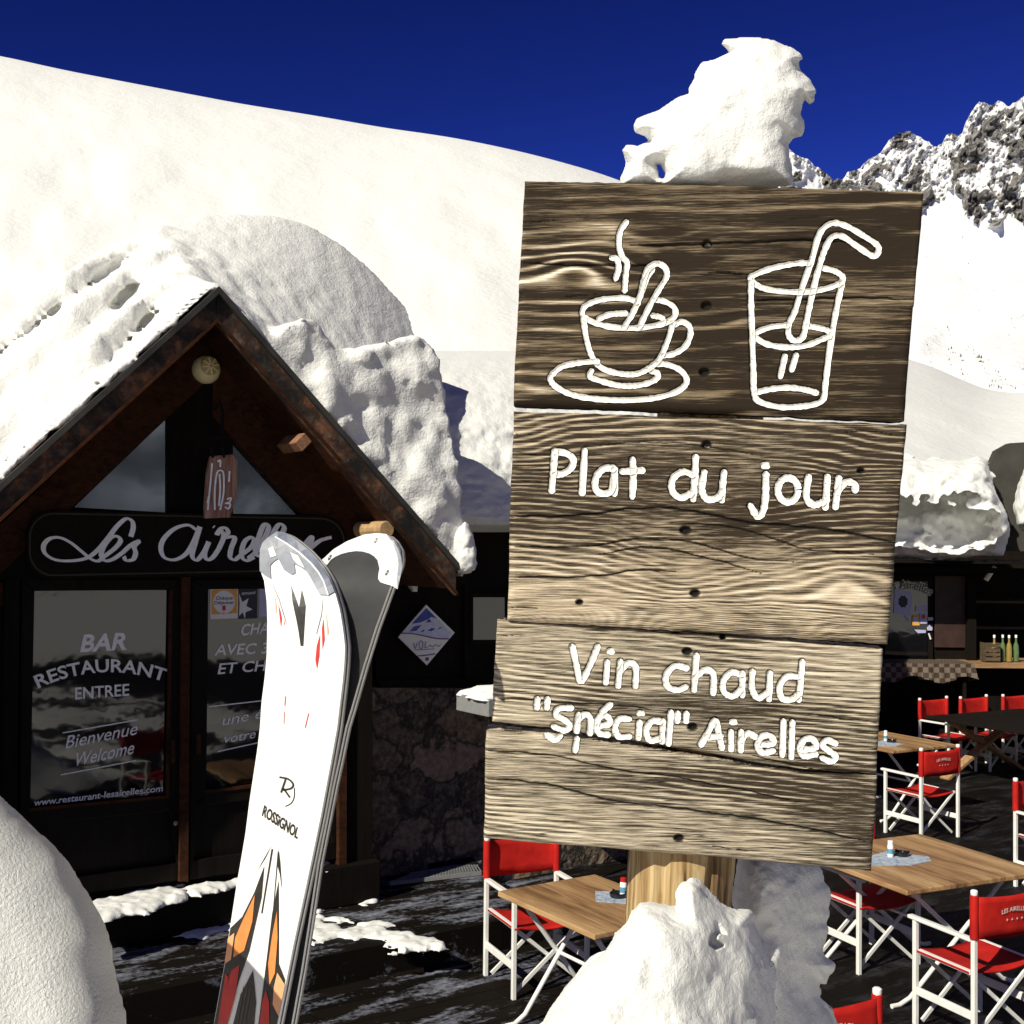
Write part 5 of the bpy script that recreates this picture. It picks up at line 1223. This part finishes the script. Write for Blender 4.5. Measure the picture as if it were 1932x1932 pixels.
def tone_b(X, Y):
    _, y0 = sgl((1300, 1190)); _, y1 = sgl((1300, 900)); e = -0.22 * sstep(y0, y1, Y) + 0.24 + fbm(X * 3, Y * 9, 5, 3, 43) * 0.14
    for p, sx, sy, a in (((1560, 1000), .1, .03, -.15), ((1170, 885), .08, .02, -.15), ((1390, 1000), .03, .02, -.25), ((1650, 860), .08, .04, -.2), ((1480, 960), .12, .03, -.15), ((1690, 1000), .02, .2, -.15)):
        q = sgl(p); e = e + a * np.exp(-((X - q[0]) / sx) ** 2 - ((Y - q[1]) / sy) ** 2)
    return e
def ring_c(X, Y):
    return (Y + 0.085 * X + 0.02 * X * X) * 118 + fbm(X * 3, Y * 12, 0, 3, 51) * 0.7 + fbm(X * 12, Y * 50, 0, 2, 52) * 0.15
def tone_c(X, Y):
    e = fbm(X * 3, Y * 10, 7, 3, 53) * 0.13 + 0.14
    for p, sx, sy, a in (((1380, 1340), .16, .03, -.22), ((1560, 1500), .12, .05, -.26), ((1640, 1600), .06, .05, -.25), ((1000, 1500), .12, .08, .12), ((1000, 1590), .2, .03, .15), ((1330, 1475), .12, .02, -.2), ((1190, 1340), .1, .02, -.15)):
        q = sgl(p); e = e + a * np.exp(-((X - q[0]) / sx) ** 2 - ((Y - q[1]) / sy) ** 2)
    return e
la, ha = strokes(cup + glass, z1, 11); lb, hb = strokes(plat, z2, 13); lc, hc = strokes(vin, z3, 12.0)
BA = dict(ring=ring_a, tone=tone_a, lines=la, hw=ha, holes=[((1334, 462), 8), ((1333, 578), 8), ((1329, 703), 8)],
  cracks=[([(985, 422), (1050, 418)], 4), ([(983, 498), (1060, 500), (1180, 502), (1268, 499)], 4), ([(1190, 463), (1334, 461), (1450, 456), (1540, 455), (1650, 458)], 4.5), ([(1330, 516), (1440, 518)], 3), ([(1410, 568), (1500, 565), (1600, 562), (1727, 566)], 4), ([(980, 475), (1010, 473)], 3), ([(1700, 510), (1735, 511)], 3), ([(1050, 560), (1130, 556)], 2.5)])
BB = dict(ring=ring_b, tone=tone_b, lines=lb, hw=hb, holes=[((1334, 839), 8), ((1294, 1001), 9), ((1312, 1120), 8), ((1093, 1137), 6), ((1626, 888), 6)],
  cracks=[([(962, 974), (1080, 974), (1180, 961), (1260, 958), (1340, 972), (1420, 986), (1560, 1000), (1712, 1028)], 5), ([(965, 857), (1045, 857)], 3.5), ([(958, 1032), (1100, 1032), (1200, 1018), (1300, 1022), (1400, 1050), (1500, 1062)], 3), ([(958, 1090), (1110, 1089), (1200, 1077), (1280, 1080)], 3.5), ([(1130, 1046), (1230, 1033), (1330, 1052), (1440, 1082)], 3), ([(968, 820), (1020, 818)], 2.5), ([(965, 908), (1030, 909)], 2.5), ([(1260, 985), (1400, 998), (1520, 1036), (1650, 1046)], 2.5), ([(960, 1147), (1040, 1149)], 2), ([(1090, 842), (1230, 834), (1335, 843), (1440, 860)], 2), ([(1590, 815), (1640, 812), (1690, 822)], 2.5)])
BC = dict(ring=ring_c, tone=tone_c, lines=lc, hw=hc, holes=[((1298, 1232), 8), ((1308, 1376), 8), ((1282, 1588), 8), ((1365, 1205), 5)],
  cracks=[([(922, 1321), (1060, 1328), (1180, 1336), (1260, 1348)], 3), ([(918, 1421), (1040, 1430), (1130, 1450), (1330, 1482), (1520, 1520)], 3), ([(915, 1473), (1030, 1486), (1150, 1515), (1330, 1538), (1480, 1560), (1640, 1595)], 4.5), ([(925, 1200), (985, 1203)], 2.5), ([(1530, 1352), (1660, 1368)], 3), ([(1330, 1600), (1420, 1612)], 2), ([(1400, 1425), (1560, 1462)], 2.5)])
base = W(1255, 1700, 1.86); base.z = BANKZ
post = thing('signpost', 'tall wooden signpost of three carved weathered boards with white lettering on a round log', 'signpost', base)
# round log behind the boards
lo = W(1250, 2150, 1.905); hi = W(1366, 358, 1.858)
dv = hi - lo; mb = MB(); n = 40; rings = 60
vs = []; fs = []
for i in range(rings + 1):
    c = lo + dv * (i / rings)
    for k in range(n):
        a = 2 * math.pi * k / n; r = 0.081 + 0.0016 * math.sin(3 * a + 1) + 0.001 * random.uniform(-1, 1)
        if k in (27, 33, 8): r -= 0.010
        vs.append(c + Vector((r * math.cos(a), r * math.sin(a), 0)))
for i in range(rings):
    for k in range(n): fs.append((i * n + k, i * n + (k + 1) % n, (i + 1) * n + (k + 1) % n, (i + 1) * n + k))
fs.append(tuple(rings * n + k for k in range(n)))
mb.add(vs, fs)
t = NT('post_log'); ob = t.tc.outputs['Object']
g = t.noise(t.mapping(ob, (34, 34, 1.6)), 1, 4, 0.6, 0.5); g2 = t.noise(t.mapping(ob, (150, 150, 5)), 1, 3)
f = t.mix(0.4, g, g2)
t.p(base=t.ramp(f, [(0.36, (0.05, 0.024, 0.008)), (0.48, (0.3, 0.185, 0.07)), (0.6, (0.52, 0.39, 0.2))]), rough=0.75, normal=t.bump(f, 0.4, 0.004)); M['log'] = t.m
mb.build('post', M['log'], post, smooth=True)
sbm = lambda name: None
P1t, P1b = [(990, 341), (1366, 350), (1743, 362)], [(968, 765), (1340, 779), (1707, 795)]
P2t, P2b = [(968, 775), (1340, 787), (1713, 800)], [(955, 1172), (1310, 1194), (1678, 1217)]
P3t, P3b = [(935, 1171), (1300, 1197), (1671, 1226)], [(909, 1590), (1280, 1620), (1651, 1653)]
crk = [(924, 1367), (1037, 1378), (1139, 1395), (1224, 1408), (1330, 1425), (1436, 1446), (1521, 1459), (1661, 1467)]
crk2 = [(914, 1380), (1037, 1390), (1139, 1405), (1224, 1417), (1330, 1433), (1436, 1452), (1521, 1463.5), (1661, 1469)]
for top_bot, spec, mat, lab, nm in (([(P1t, P1b)], BA, 'board_a', 'dark weathered board carved with a white cup and a drinking glass', 'drawing'),
                                ([(P2t, P2b)], BB, 'board_b', 'weathered board carved with Plat du jour in white', 'lettering'),
                                ([(P3t, crk), (crk2, P3b)], BC, 'board_c', 'pale split board carved with Vin chaud in white', 'lettering')):
    bo = plane_obj('board', board_mesh(top_bot, spec), M[mat], post, Plane(SP.o + SP.n * {'board_a': 0.004, 'board_b': -0.005, 'board_c': -0.016}[mat], SP.u, SP.v)); bo['label'] = lab
    if nm == 'drawing': groups = [(la[:len(cup)], 'cup_drawing'), (la[len(cup):], 'glass_drawing')]
    else: groups = [(spec['lines'], 'lettering')]
    for ls, gname in groups:
        lo_ = plane_obj(gname, ribbon_mesh(ls, spec['hw'], spec), M['sign_paint'], None, SP)
        lo_.parent = bo; lo_.matrix_parent_inverse = Matrix.Identity(4); lo_.matrix_basis = Matrix.Identity(4)
    for (p, r) in spec['holes'][:3]:
        q = sgl(p); s = MB(); s.lathe([(0.0045, -0.006), (0.0055, -0.003), (0.004, -0.0012), (0.0012, -0.0022)], (q[0] + .001, q[1] - .001, -0.005), 12)
        so = s.build('screw', M['steel'], None, True, False); so.parent = bo

zc = zm(1104.9, 31.6, .4281)
capo = [zc(p) for p in [(150,745),(165,700),(185,645),(163,588),(180,563),(230,570),(278,548),(262,528),(215,512),(208,480),(222,448),(250,436),(320,412),(370,378),(410,352),(455,338),(455,312),(470,290),(495,250),(530,215),(570,190),(632,158),(620,140),(600,120),(610,100),(660,96),(720,92),(770,94),(830,104),(868,124),(910,138),(948,162),(960,184),(942,198),(945,230),(968,256),(990,275),(1000,300),(1016,325),(1006,350),(1008,372),(985,386),(966,364),(955,385),(948,420),(950,460),(944,520),(905,530),(893,560),(898,610),(905,660),(918,720),(900,745),(700,752),(400,748)]]
def cap_w(X, Y): return (Y - 200) * -0.12
capo_hole = [zc(p) for p in [(308,648),(330,650),(348,690),(344,712),(324,706),(320,680)]]
cap = snow_body('snow_clump', capo, 1.80, 78, M['snow_near'], 'tall lopsided clump of snow balanced on top of the wooden signpost', res=2.6,
                lump=((60, 10), (24, 3.2), (9, 0.8)), wbias=cap_w, holes=[capo_hole])
zp = zm(899.5, 1562, .3757)
front = [zp(p) for p in [(300,1500),(320,1000),(372,900),(440,800),(500,745),(560,690),(640,630),(680,570),(700,530),(770,480),(785,420),(820,380),(860,372),(910,382),(950,388),(1000,398),(1020,345),(1045,295),(1080,278),(1115,295),(1150,345),(1200,385),(1250,415),(1300,425),(1370,410),(1395,430),(1390,480),(1420,540),(1480,700),(1520,1500)]]
def pile_w(X, Y): return np.clip((1790 - Y), -200, 130) * 0.32 + 0.62 * (np.sqrt((X - 1290) ** 2 + 2500) + X - 1290) + 0.3 * (np.sqrt((1130 - X) ** 2 + 900) + 1130 - X)
hole_p = [zp(p) for p in [(1200,478),(1240,472),(1262,500),(1250,530),(1215,520),(1190,560),(1235,590),(1200,605),(1172,585),(1180,540),(1205,520)]]
def hole_ex(F, X, Y, Wd):
    d = polydist(hole_p, X[..., 0], Y[..., 0])[..., None]
    return np.maximum(F, np.where(Wd < 40, d + 3, -99))
p1 = snow_body('snow_mound', front, 1.70, 95, M['snow_near'], 'ragged snow pile heaped round the foot of the wooden signpost', res=3.2,
               lump=((70, 14), (28, 4.5), (11, 1.2)), wbias=pile_w, extra=hole_ex, wpad=300)
backp = [zp(p) for p in [(1300,1500),(1290,500),(1310,200),(1330,120),(1500,90),(1690,150),(1735,215),(1745,270),(1775,300),(1780,350),(1765,400),(1772,440),(1748,480),(1765,510),(1745,560),(1735,620),(1750,650),(1800,680),(1790,710),(1755,730),(1745,770),(1715,760),(1712,850),(1735,890),(1770,930),(1800,1000),(1820,1500)]]
p2 = snow_body('snow_mound', backp, 2.02, 110, M['snow_near'], 'rough grey shaded snow bank rising behind the right side of the signpost', res=3.4, lump=((80, 16), (30, 6), (12, 2)), wbias=lambda X, Y: 0.6 * (np.sqrt((X - 1430) ** 2 + 2500) + X - 1430), wpad=250)
zl = zm(0, 1459.8, .2532)
left = [(-480, 1560), (-400, 1490), (-290, 1440), (-190, 1420), (-95, 1445)] + [zl(p) for p in [(0,185),(60,235),(120,290),(190,345),(260,410),(330,475),(400,545),(460,610),(510,680),(555,755),(600,832),(655,910),(700,990),(755,1090),(800,1190),(825,1300),(838,1400),(850,1480),(880,1600),(905,1680),(925,1760),(935,1863)]] + [(250, 2100), (270, 2300), (-480, 2300)]
p3 = snow_body('snow_mound', left, 1.35, 150, M['snow_grain'], 'smooth grainy bluish snow mound in the bottom left foreground', res=6.5, lump=((150, 8), (60, 2)), wbias=lambda X, Y: (X - 120) * 0.30 - (Y - 1800) * 0.25, wpad=520)

# ------------------------------------------------------------------ SKIS
SK = Plane(W(540, 1500, 1.62), (math.cos(R(20)), -math.sin(R(20)), 0), (0, 0.10, 1))
def interp(tab, y):
    ys = [q[1] for q in tab]; xs = [q[0] for q in tab]; return float(np.interp(y, ys, xs))
EL = [zA(p) for p in [(680,188),(600,240),(550,290),(528,350),(524,450),(528,545),(560,600),(585,800),(592,1000),(585,1300),(566,1500),(540,1700),(525,1932)]] + [zB(p) for p in [(350,230),(300,560),(275,760),(220,1080),(180,1340),(140,1600),(80,1932),(-40,2600),(-180,3600),(-300,4600)]]
ER = [zA(p) for p in [(690,188),(770,215),(850,270),(940,345),(1010,420),(1080,505),(1140,600),(1188,720),(1235,880),(1262,1050),(1280,1200),(1275,1350),(1262,1500),(1240,1680),(1210,1932)]] + [zB(p) for p in [(800,330),(740,650),(650,1080),(570,1450),(475,1932),(320,2600),(120,3600),(-60,4600)]]
BL = [zA(p) for p in [(1560,203),(1450,215),(1300,275),(1180,350),(1090,440),(1000,580),(950,760),(930,1000),(920,1300),(890,1932)]] + [(548, 1500), (500, 1700), (450, 1932), (330, 2500)]
BR = [zA(p) for p in [(1570,203),(1650,212),(1715,270),(1760,350),(1782,430),(1788,500),(1770,580),(1735,680),(1600,1050),(1490,1400),(1390,1750),(1335,1932)]] + [zB(p) for p in [(885,310),(850,470),(815,650),(755,950),(705,1280),(655,1600),(595,1932),(480,2500)]]
def tip_off(y, y0, y1, amt): return -amt * (1 - float(sstep(y0, y1, y))) ** 1.6
class Ski:
    def __init__(s, pl, L, Rr, y0, bend0, bend1, amt, base):
        s.pl, s.L, s.R, s.y0, s.b0, s.b1, s.amt, s.base = pl, L, Rr, y0, bend0, bend1, amt, base
    def off(s, y): return s.base + tip_off(y, s.b0, s.b1, s.amt)
    def at(s, px, py, lift=0.0): return s.pl.hit(px, py, s.off(py) + lift)
    def body(s, parent, mats, thick=0.017, yend=2500):
        ys = list(np.linspace(s.y0, s.y0 + 60, 16)) + list(np.linspace(s.y0 + 68, 1932, 70)) + list(np.linspace(1950, yend, 12))
        mb = MB(); vs = []; fs = []; mi = []; sides = []
        n = s.pl.n; K = 4
        for y in ys:
            a, b = interp(s.L, y), interp(s.R, y)
            if b < a + 2: b = a + 2
            fr_ = [s.at(a + (b - a) * k / K, y) for k in range(K + 1)]
            vs += fr_ + [q - n * thick for q in fr_]
            sides.append((fr_[0], fr_[-1]))
        m = 2 * (K + 1)
        for i in range(len(ys) - 1):
            o0, o1 = i * m, (i + 1) * m
            for k in range(K): fs.append((o0 + k, o1 + k, o1 + k + 1, o0 + k + 1)); mi.append(0)
            for k in range(K): fs.append((o0 + K + 1 + k, o0 + K + 2 + k, o1 + K + 2 + k, o1 + K + 1 + k)); mi.append(2)
            fs.append((o0, o0 + K + 1, o1 + K + 1, o1)); mi.append(1); fs.append((o0 + K, o1 + K, o1 + 2 * K + 1, o0 + 2 * K + 1)); mi.append(1)
        fs.append(tuple(range(K + 1)) + tuple(range(2 * K + 1, K, -1))); mi.append(1)
        mb.v = [tuple(v) for v in vs]; mb.f = fs; mb.mi = mi
        for nm, m_, d0, d1 in (('sidewall_line', M['ski_black'], .0055, .0085), ('steel_edge', M['ski_edge'], .0145, .0172)):
            for sd in (0, 1):
                e = MB(); sg = s.pl.u * (0.0006 if sd else -0.0006); k_ = len(sides)
                e.add([q[sd] - n * d0 + sg for q in sides] + [q[sd] - n * d1 + sg for q in sides], [(i, i + 1, k_ + i + 1, k_ + i) for i in range(k_ - 1)]); e.build(nm, m_, parent, fix=False)
        return mb.build('body', mats, parent, True)
    def decal(s, name, polys, mat, parent, lift=0.0008, zf=None, thick=0.0):
        import bmesh
        if name not in ('logo',) and len(polys) > 1:
            for q in polys: s.decal(name, [q], mat, parent, lift, zf, thick)
            return
        bm = bmesh.new()
        for poly in polys:
            pts = [zf(p) for p in poly] if zf else poly
            vv = [bm.verts.new((p[0], p[1], 0)) for p in pts]
            bm.faces.new(vv)
        bmesh.ops.triangulate(bm, faces=bm.faces[:])
        for _ in range(3):
            es = [e for e in bm.edges if e.calc_length() > 26]
            if not es: break
            bmesh.ops.subdivide_edges(bm, edges=es, cuts=1); bmesh.ops.triangulate(bm, faces=bm.faces[:])
        fl = [[v.index for v in f.verts] for f in bm.faces] if bm.verts.index_update() is None else []
        vs = [s.at(v.co.x, v.co.y, lift) for v in bm.verts]; bm.free()
        m = MB(); nn = len(vs); m.add(vs, [tuple(f) for f in fl])
        o = m.build(name, mat, parent, False, fix=False)
        if thick:
            so = o.modifiers.new('thick', 'SOLIDIFY'); so.thickness = thick; so.offset = 0
        return o
t = NT('ski_white'); n = t.noise(t.tc.outputs['Object'], 14, 5); n2 = t.noise(t.tc.outputs['Object'], 120, 3)
sc_ = t.ramp(t.math('MULTIPLY', n, n2), [(0.36, 0.0), (0.44, 1.0)])
t.p(base=t.mix(t.math('MULTIPLY', sc_, 0.55), (0.8, 0.79, 0.735), (0.6, 0.58, 0.54)), rough=0.35, spec=0.4); M['ski_white'] = t.m
M['ski_side'] = plain('ski_sidewall', (0.85, 0.85, 0.82), 0.4, 0.05, 60)
M['ski_edge'] = plain('ski_steel_edge', (0.25, 0.25, 0.25), 0.4, 0.1)
M['ski_base'] = plain('ski_base', (0.03, 0.03, 0.031), 0.55, 0.35, 14, spec=0.2)
M['ski_tip'] = plain('ski_tip_grey', (0.2, 0.215, 0.245), 0.4, 0.18, 60)
M['ski_tip_dark'] = plain('ski_tip_blue_grey', (0.085, 0.1, 0.15), 0.4, 0.25, 90)
M['ski_tip_pale'] = plain('ski_tip_pale', (0.6, 0.61, 0.6), 0.35, 0.08, 30)
M['ski_black'] = plain('ski_black', (0.02, 0.017, 0.013), 0.4, 0.4, 160)
M['ski_orange'] = plain('ski_orange', (0.72, 0.23, 0.055), 0.45, 0.12, 60)
M['ski_peach'] = plain('ski_peach', (0.8, 0.36, 0.17), 0.45, 0.1, 60)
M['ski_red'] = plain('ski_red', (0.5, 0.02, 0.014), 0.45, 0.15, 60)
f_ski = Ski(SK, EL, ER, zA((0, 188))[1], 1005, 1180, 0.035, 0.0)
sb = f_ski.at(470, 2400); sb = Vector((sb.x, sb.y, BANKZ))
ski1 = thing('ski', 'white ski with orange and red flames, black bird mark and grey tip, top side showing', 'ski', sb, group='pair of skis stuck upright in the snow')
f_ski.body(ski1, [M['ski_white'], M['ski_side'], M['ski_base']], yend=2560)
tipo = [(684,186),(600,240),(550,290),(528,350),(524,450),(526,542),(560,575),(625,612),(622,560),(618,490),(650,455),(690,430),(715,480),(740,530),(775,555),(810,572),(840,560),(838,520),(830,478),(880,500),(940,545),(970,590),(1000,645),(1030,700),(1060,752),(1095,752),(1130,755),(1085,620),(1040,545),(985,470),(880,372),(770,292),(690,245)]
f_ski.decal('tip_guard', [tipo], M['ski_tip'], ski1, 0.0012, zA, 0.002)
f_ski.decal('tip_rim', [[(684,186),(770,215),(850,270),(940,345),(1010,420),(1080,505),(1140,600),(1190,722),(1160,740),(1130,755),(1085,620),(1040,545),(985,470),(880,372),(770,292),(690,245)]], M['ski_tip_dark'], ski1, 0.0018, zA, 0.002)
f_ski.decal('tip_seam', [[(660,228),(760,286),(875,365),(985,465),(1050,545),(1095,625),(1136,752),(1126,755),(1084,632),(1040,556),(975,478),(868,378),(752,296),(655,238)]], M['ski_tip_pale'], ski1, 0.0034, zA)
f_ski.decal('tip_window', [[(600,340),(640,320),(672,402),(618,417)], [(795,373),(862,402),(922,512),(860,478),(825,440)]], M['ski_white'], ski1, 0.0034, zA)
f_ski.decal('bird_mark', [[(800,658),(830,740),(872,862),(896,700),(915,770),(932,850),(922,1000),(910,1205),(886,1205),(868,1080),(850,980),(830,890),(812,800)]], M['ski_black'], ski1, 0.0008, zA)
f_ski.decal('stripe', [[(688,835),(705,890),(720,960),(712,1045),(700,950)], [(1090,960),(1100,1150),(1080,1240),(1075,1050)], [(1060,1100),(1052,1300),(1032,1412),(1017,1330),(1030,1200)], [(748,1650),(756,1652),(750,1735),(742,1735)], [(738,1790),(744,1790),(740,1900),(735,1900)], [(955,1800),(962,1805),(930,1932),(922,1932)], [(735,960),(745,1010),(738,1020)]], M['ski_red'], ski1, 0.0008, zA)
f_ski.decal('pale_stripe', [[(1110,890),(1138,1080),(1125,1122)], [(650,720),(676,850),(668,930)]], M['ski_peach'], ski1, 0.0008, zA)
f_ski.decal('pin_line', [[(628,640),(634,640),(700,790),(762,1000),(755,1000),(692,800)], [(1082,780),(1088,782),(1075,930),(1030,1100),(1024,1098),(1068,925)]], M['ski_tip'], ski1, 0.0008, zA)
f_ski.decal('flame', [[(392,955),(375,1150),(300,1480),(245,1640),(170,1880),(150,1932),(130,2000),(62,2000),(84,1920),(110,1780),(143,1600),(182,1340),(255,1270),(330,1120)],
                      [(480,1048),(482,1250),(482,1560),(521,1660),(500,1785),(470,1932),(455,2000),(345,2000),(355,1932),(385,1700),(410,1500),(440,1250)],
                      [(322,1600),(333,1700),(342,1800),(330,1932),(325,2000),(185,2000),(200,1932),(245,1750)],
                      [(443,818),(400,905),(345,992),(380,928)], [(436,850),(446,852),(380,1250),(372,1248)], [(480,850),(490,930),(502,1112),(488,1010),(472,950)], [(474,870),(480,870),(452,1200),(444,1240)]], M['ski_black'], ski1, 0.0008, zB)
f_ski.decal('orange_flame', [[(333,1135),(318,1300),(267,1478),(200,1522),(212,1400),(262,1285)], [(470,1235),(474,1400),(457,1620),(424,1690),(416,1560),(440,1390)]], M['ski_orange'], ski1, 0.0016, zB)
f_ski.decal('peach_flame', [[(207,1370),(186,1535),(146,1562),(168,1400)], [(472,1615),(519,1690),(480,1885),(443,1810),(452,1700)]], M['ski_peach'], ski1, 0.0016, zB)
f_ski.decal('red_flame', [[(240,1565),(215,1750),(165,1932),(148,2000),(88,2000),(105,1932),(130,1760),(152,1620),(168,1640),(162,1700),(190,1600)], [(402,1722),(422,1800),(424,1932),(420,2000),(350,2000),(362,1932),(378,1800)]], M['ski_red'], ski1, 0.0016, zB)
M['ski_line'] = plain('ski_brown_line', (0.09, 0.065, 0.04), 0.5, 0.2)
f_ski.decal('pin_stripe', [[(x, 1700), (x + 4, 1700), (x - 46, 2000), (x - 50, 2000)] for x in (262, 285, 308)] , M['ski_line'], ski1, 0.0016, zB)
def line_polys(pts, w):
    out = []
    for a, b in zip(pts, pts[1:]):
        a, b = Vector(a), Vector(b); d = (b - a).normalized(); n = Vector((-d.y, d.x)) * w / 2; a = a - d * w * .3; b = b + d * w * .3
        out.append([(a + n)[:], (b + n)[:], (b - n)[:], (a - n)[:]])
    return out
lg = line_polys(catmull([(488,408),(540,420),(570,452),(555,478),(505,487)], 4), 11) + line_polys([(522,425),(496,500)], 12) + line_polys([(512,480),(548,531)], 11) + line_polys(catmull([(578,475),(576,530),(558,568),(523,588)], 4), 6)
f_ski.decal('logo', lg, M['ski_black'], ski1, 0.0008, zB)

b0, b1 = zB((376, 643)), zB((595, 788))
text_obj('lettering', 'ROSSiGNOL', lin_map(lambda x, y: f_ski.at(x, y, 0.0009), b0, b1, (5, -20)), M['ski_black'], ski1, bold=0.028)

BR = [(x - (11 if y > 1090 else 11 * max(0, (y - 1040) / 50)), y) for x, y in BR]
b_ski = Ski(SK, BL, BR, zA((0, 203))[1], 1006, 1150, 0.03, -0.028)
sb2 = b_ski.at(470, 2400); sb2 = Vector((sb2.x, sb2.y, BANKZ))
ski2 = thing('ski', 'ski with its black base turned to the viewer and a pale riveted tip guard', 'ski', sb2, group='pair of skis stuck upright in the snow')
b_ski.body(ski2, [M['ski_base'], M['ski_side'], M['ski_white']], yend=2500)
gd = [(1062,455),(1100,425),(1180,350),(1300,278),(1450,218),(1560,204),(1650,213),(1715,272),(1758,350),(1780,430),(1786,500),(1768,580),(1735,685),(1690,668),(1640,655),(1598,640),(1578,610),(1582,560),(1590,520),(1572,445),(1540,410),(1500,385),(1440,368),(1380,364),(1320,372),(1250,390),(1195,415),(1160,440),(1125,485),(1095,492),(1068,478)]
b_ski.decal('tip_guard', [gd], M['ski_tip_pale'], ski2, 0.0012, zA, 0.002)
b_ski.decal('tip_rim', [[(1650,213),(1715,272),(1758,350),(1782,430),(1790,500),(1775,580),(1748,700),(1715,682),(1745,580),(1756,480),(1745,400),(1715,320),(1680,260)]], M['ski_tip'], ski2, 0.003, zA)
for c in ((1145, 418), (1555, 268), (1652, 553)):
    pl_ = [(c[0] + 9 * math.cos(k * .785) * (1.2), c[1] + 26 * math.sin(k * .785) - 0) for k in range(8)]
    pl_ = [(p[0] + (p[1] - c[1]) * -0.5, p[1]) for p in pl_]
    b_ski.decal('rivet', [pl_], M['ski_black'], ski2, 0.0034, zA)
    b_ski.decal('rivet', [[(c[0] - 4, c[1] - 5), (c[0] + 5, c[1] - 5), (c[0] + 5, c[1] + 4), (c[0] - 4, c[1] + 4)]], M['ski_tip_pale'], ski2, 0.004, zA)
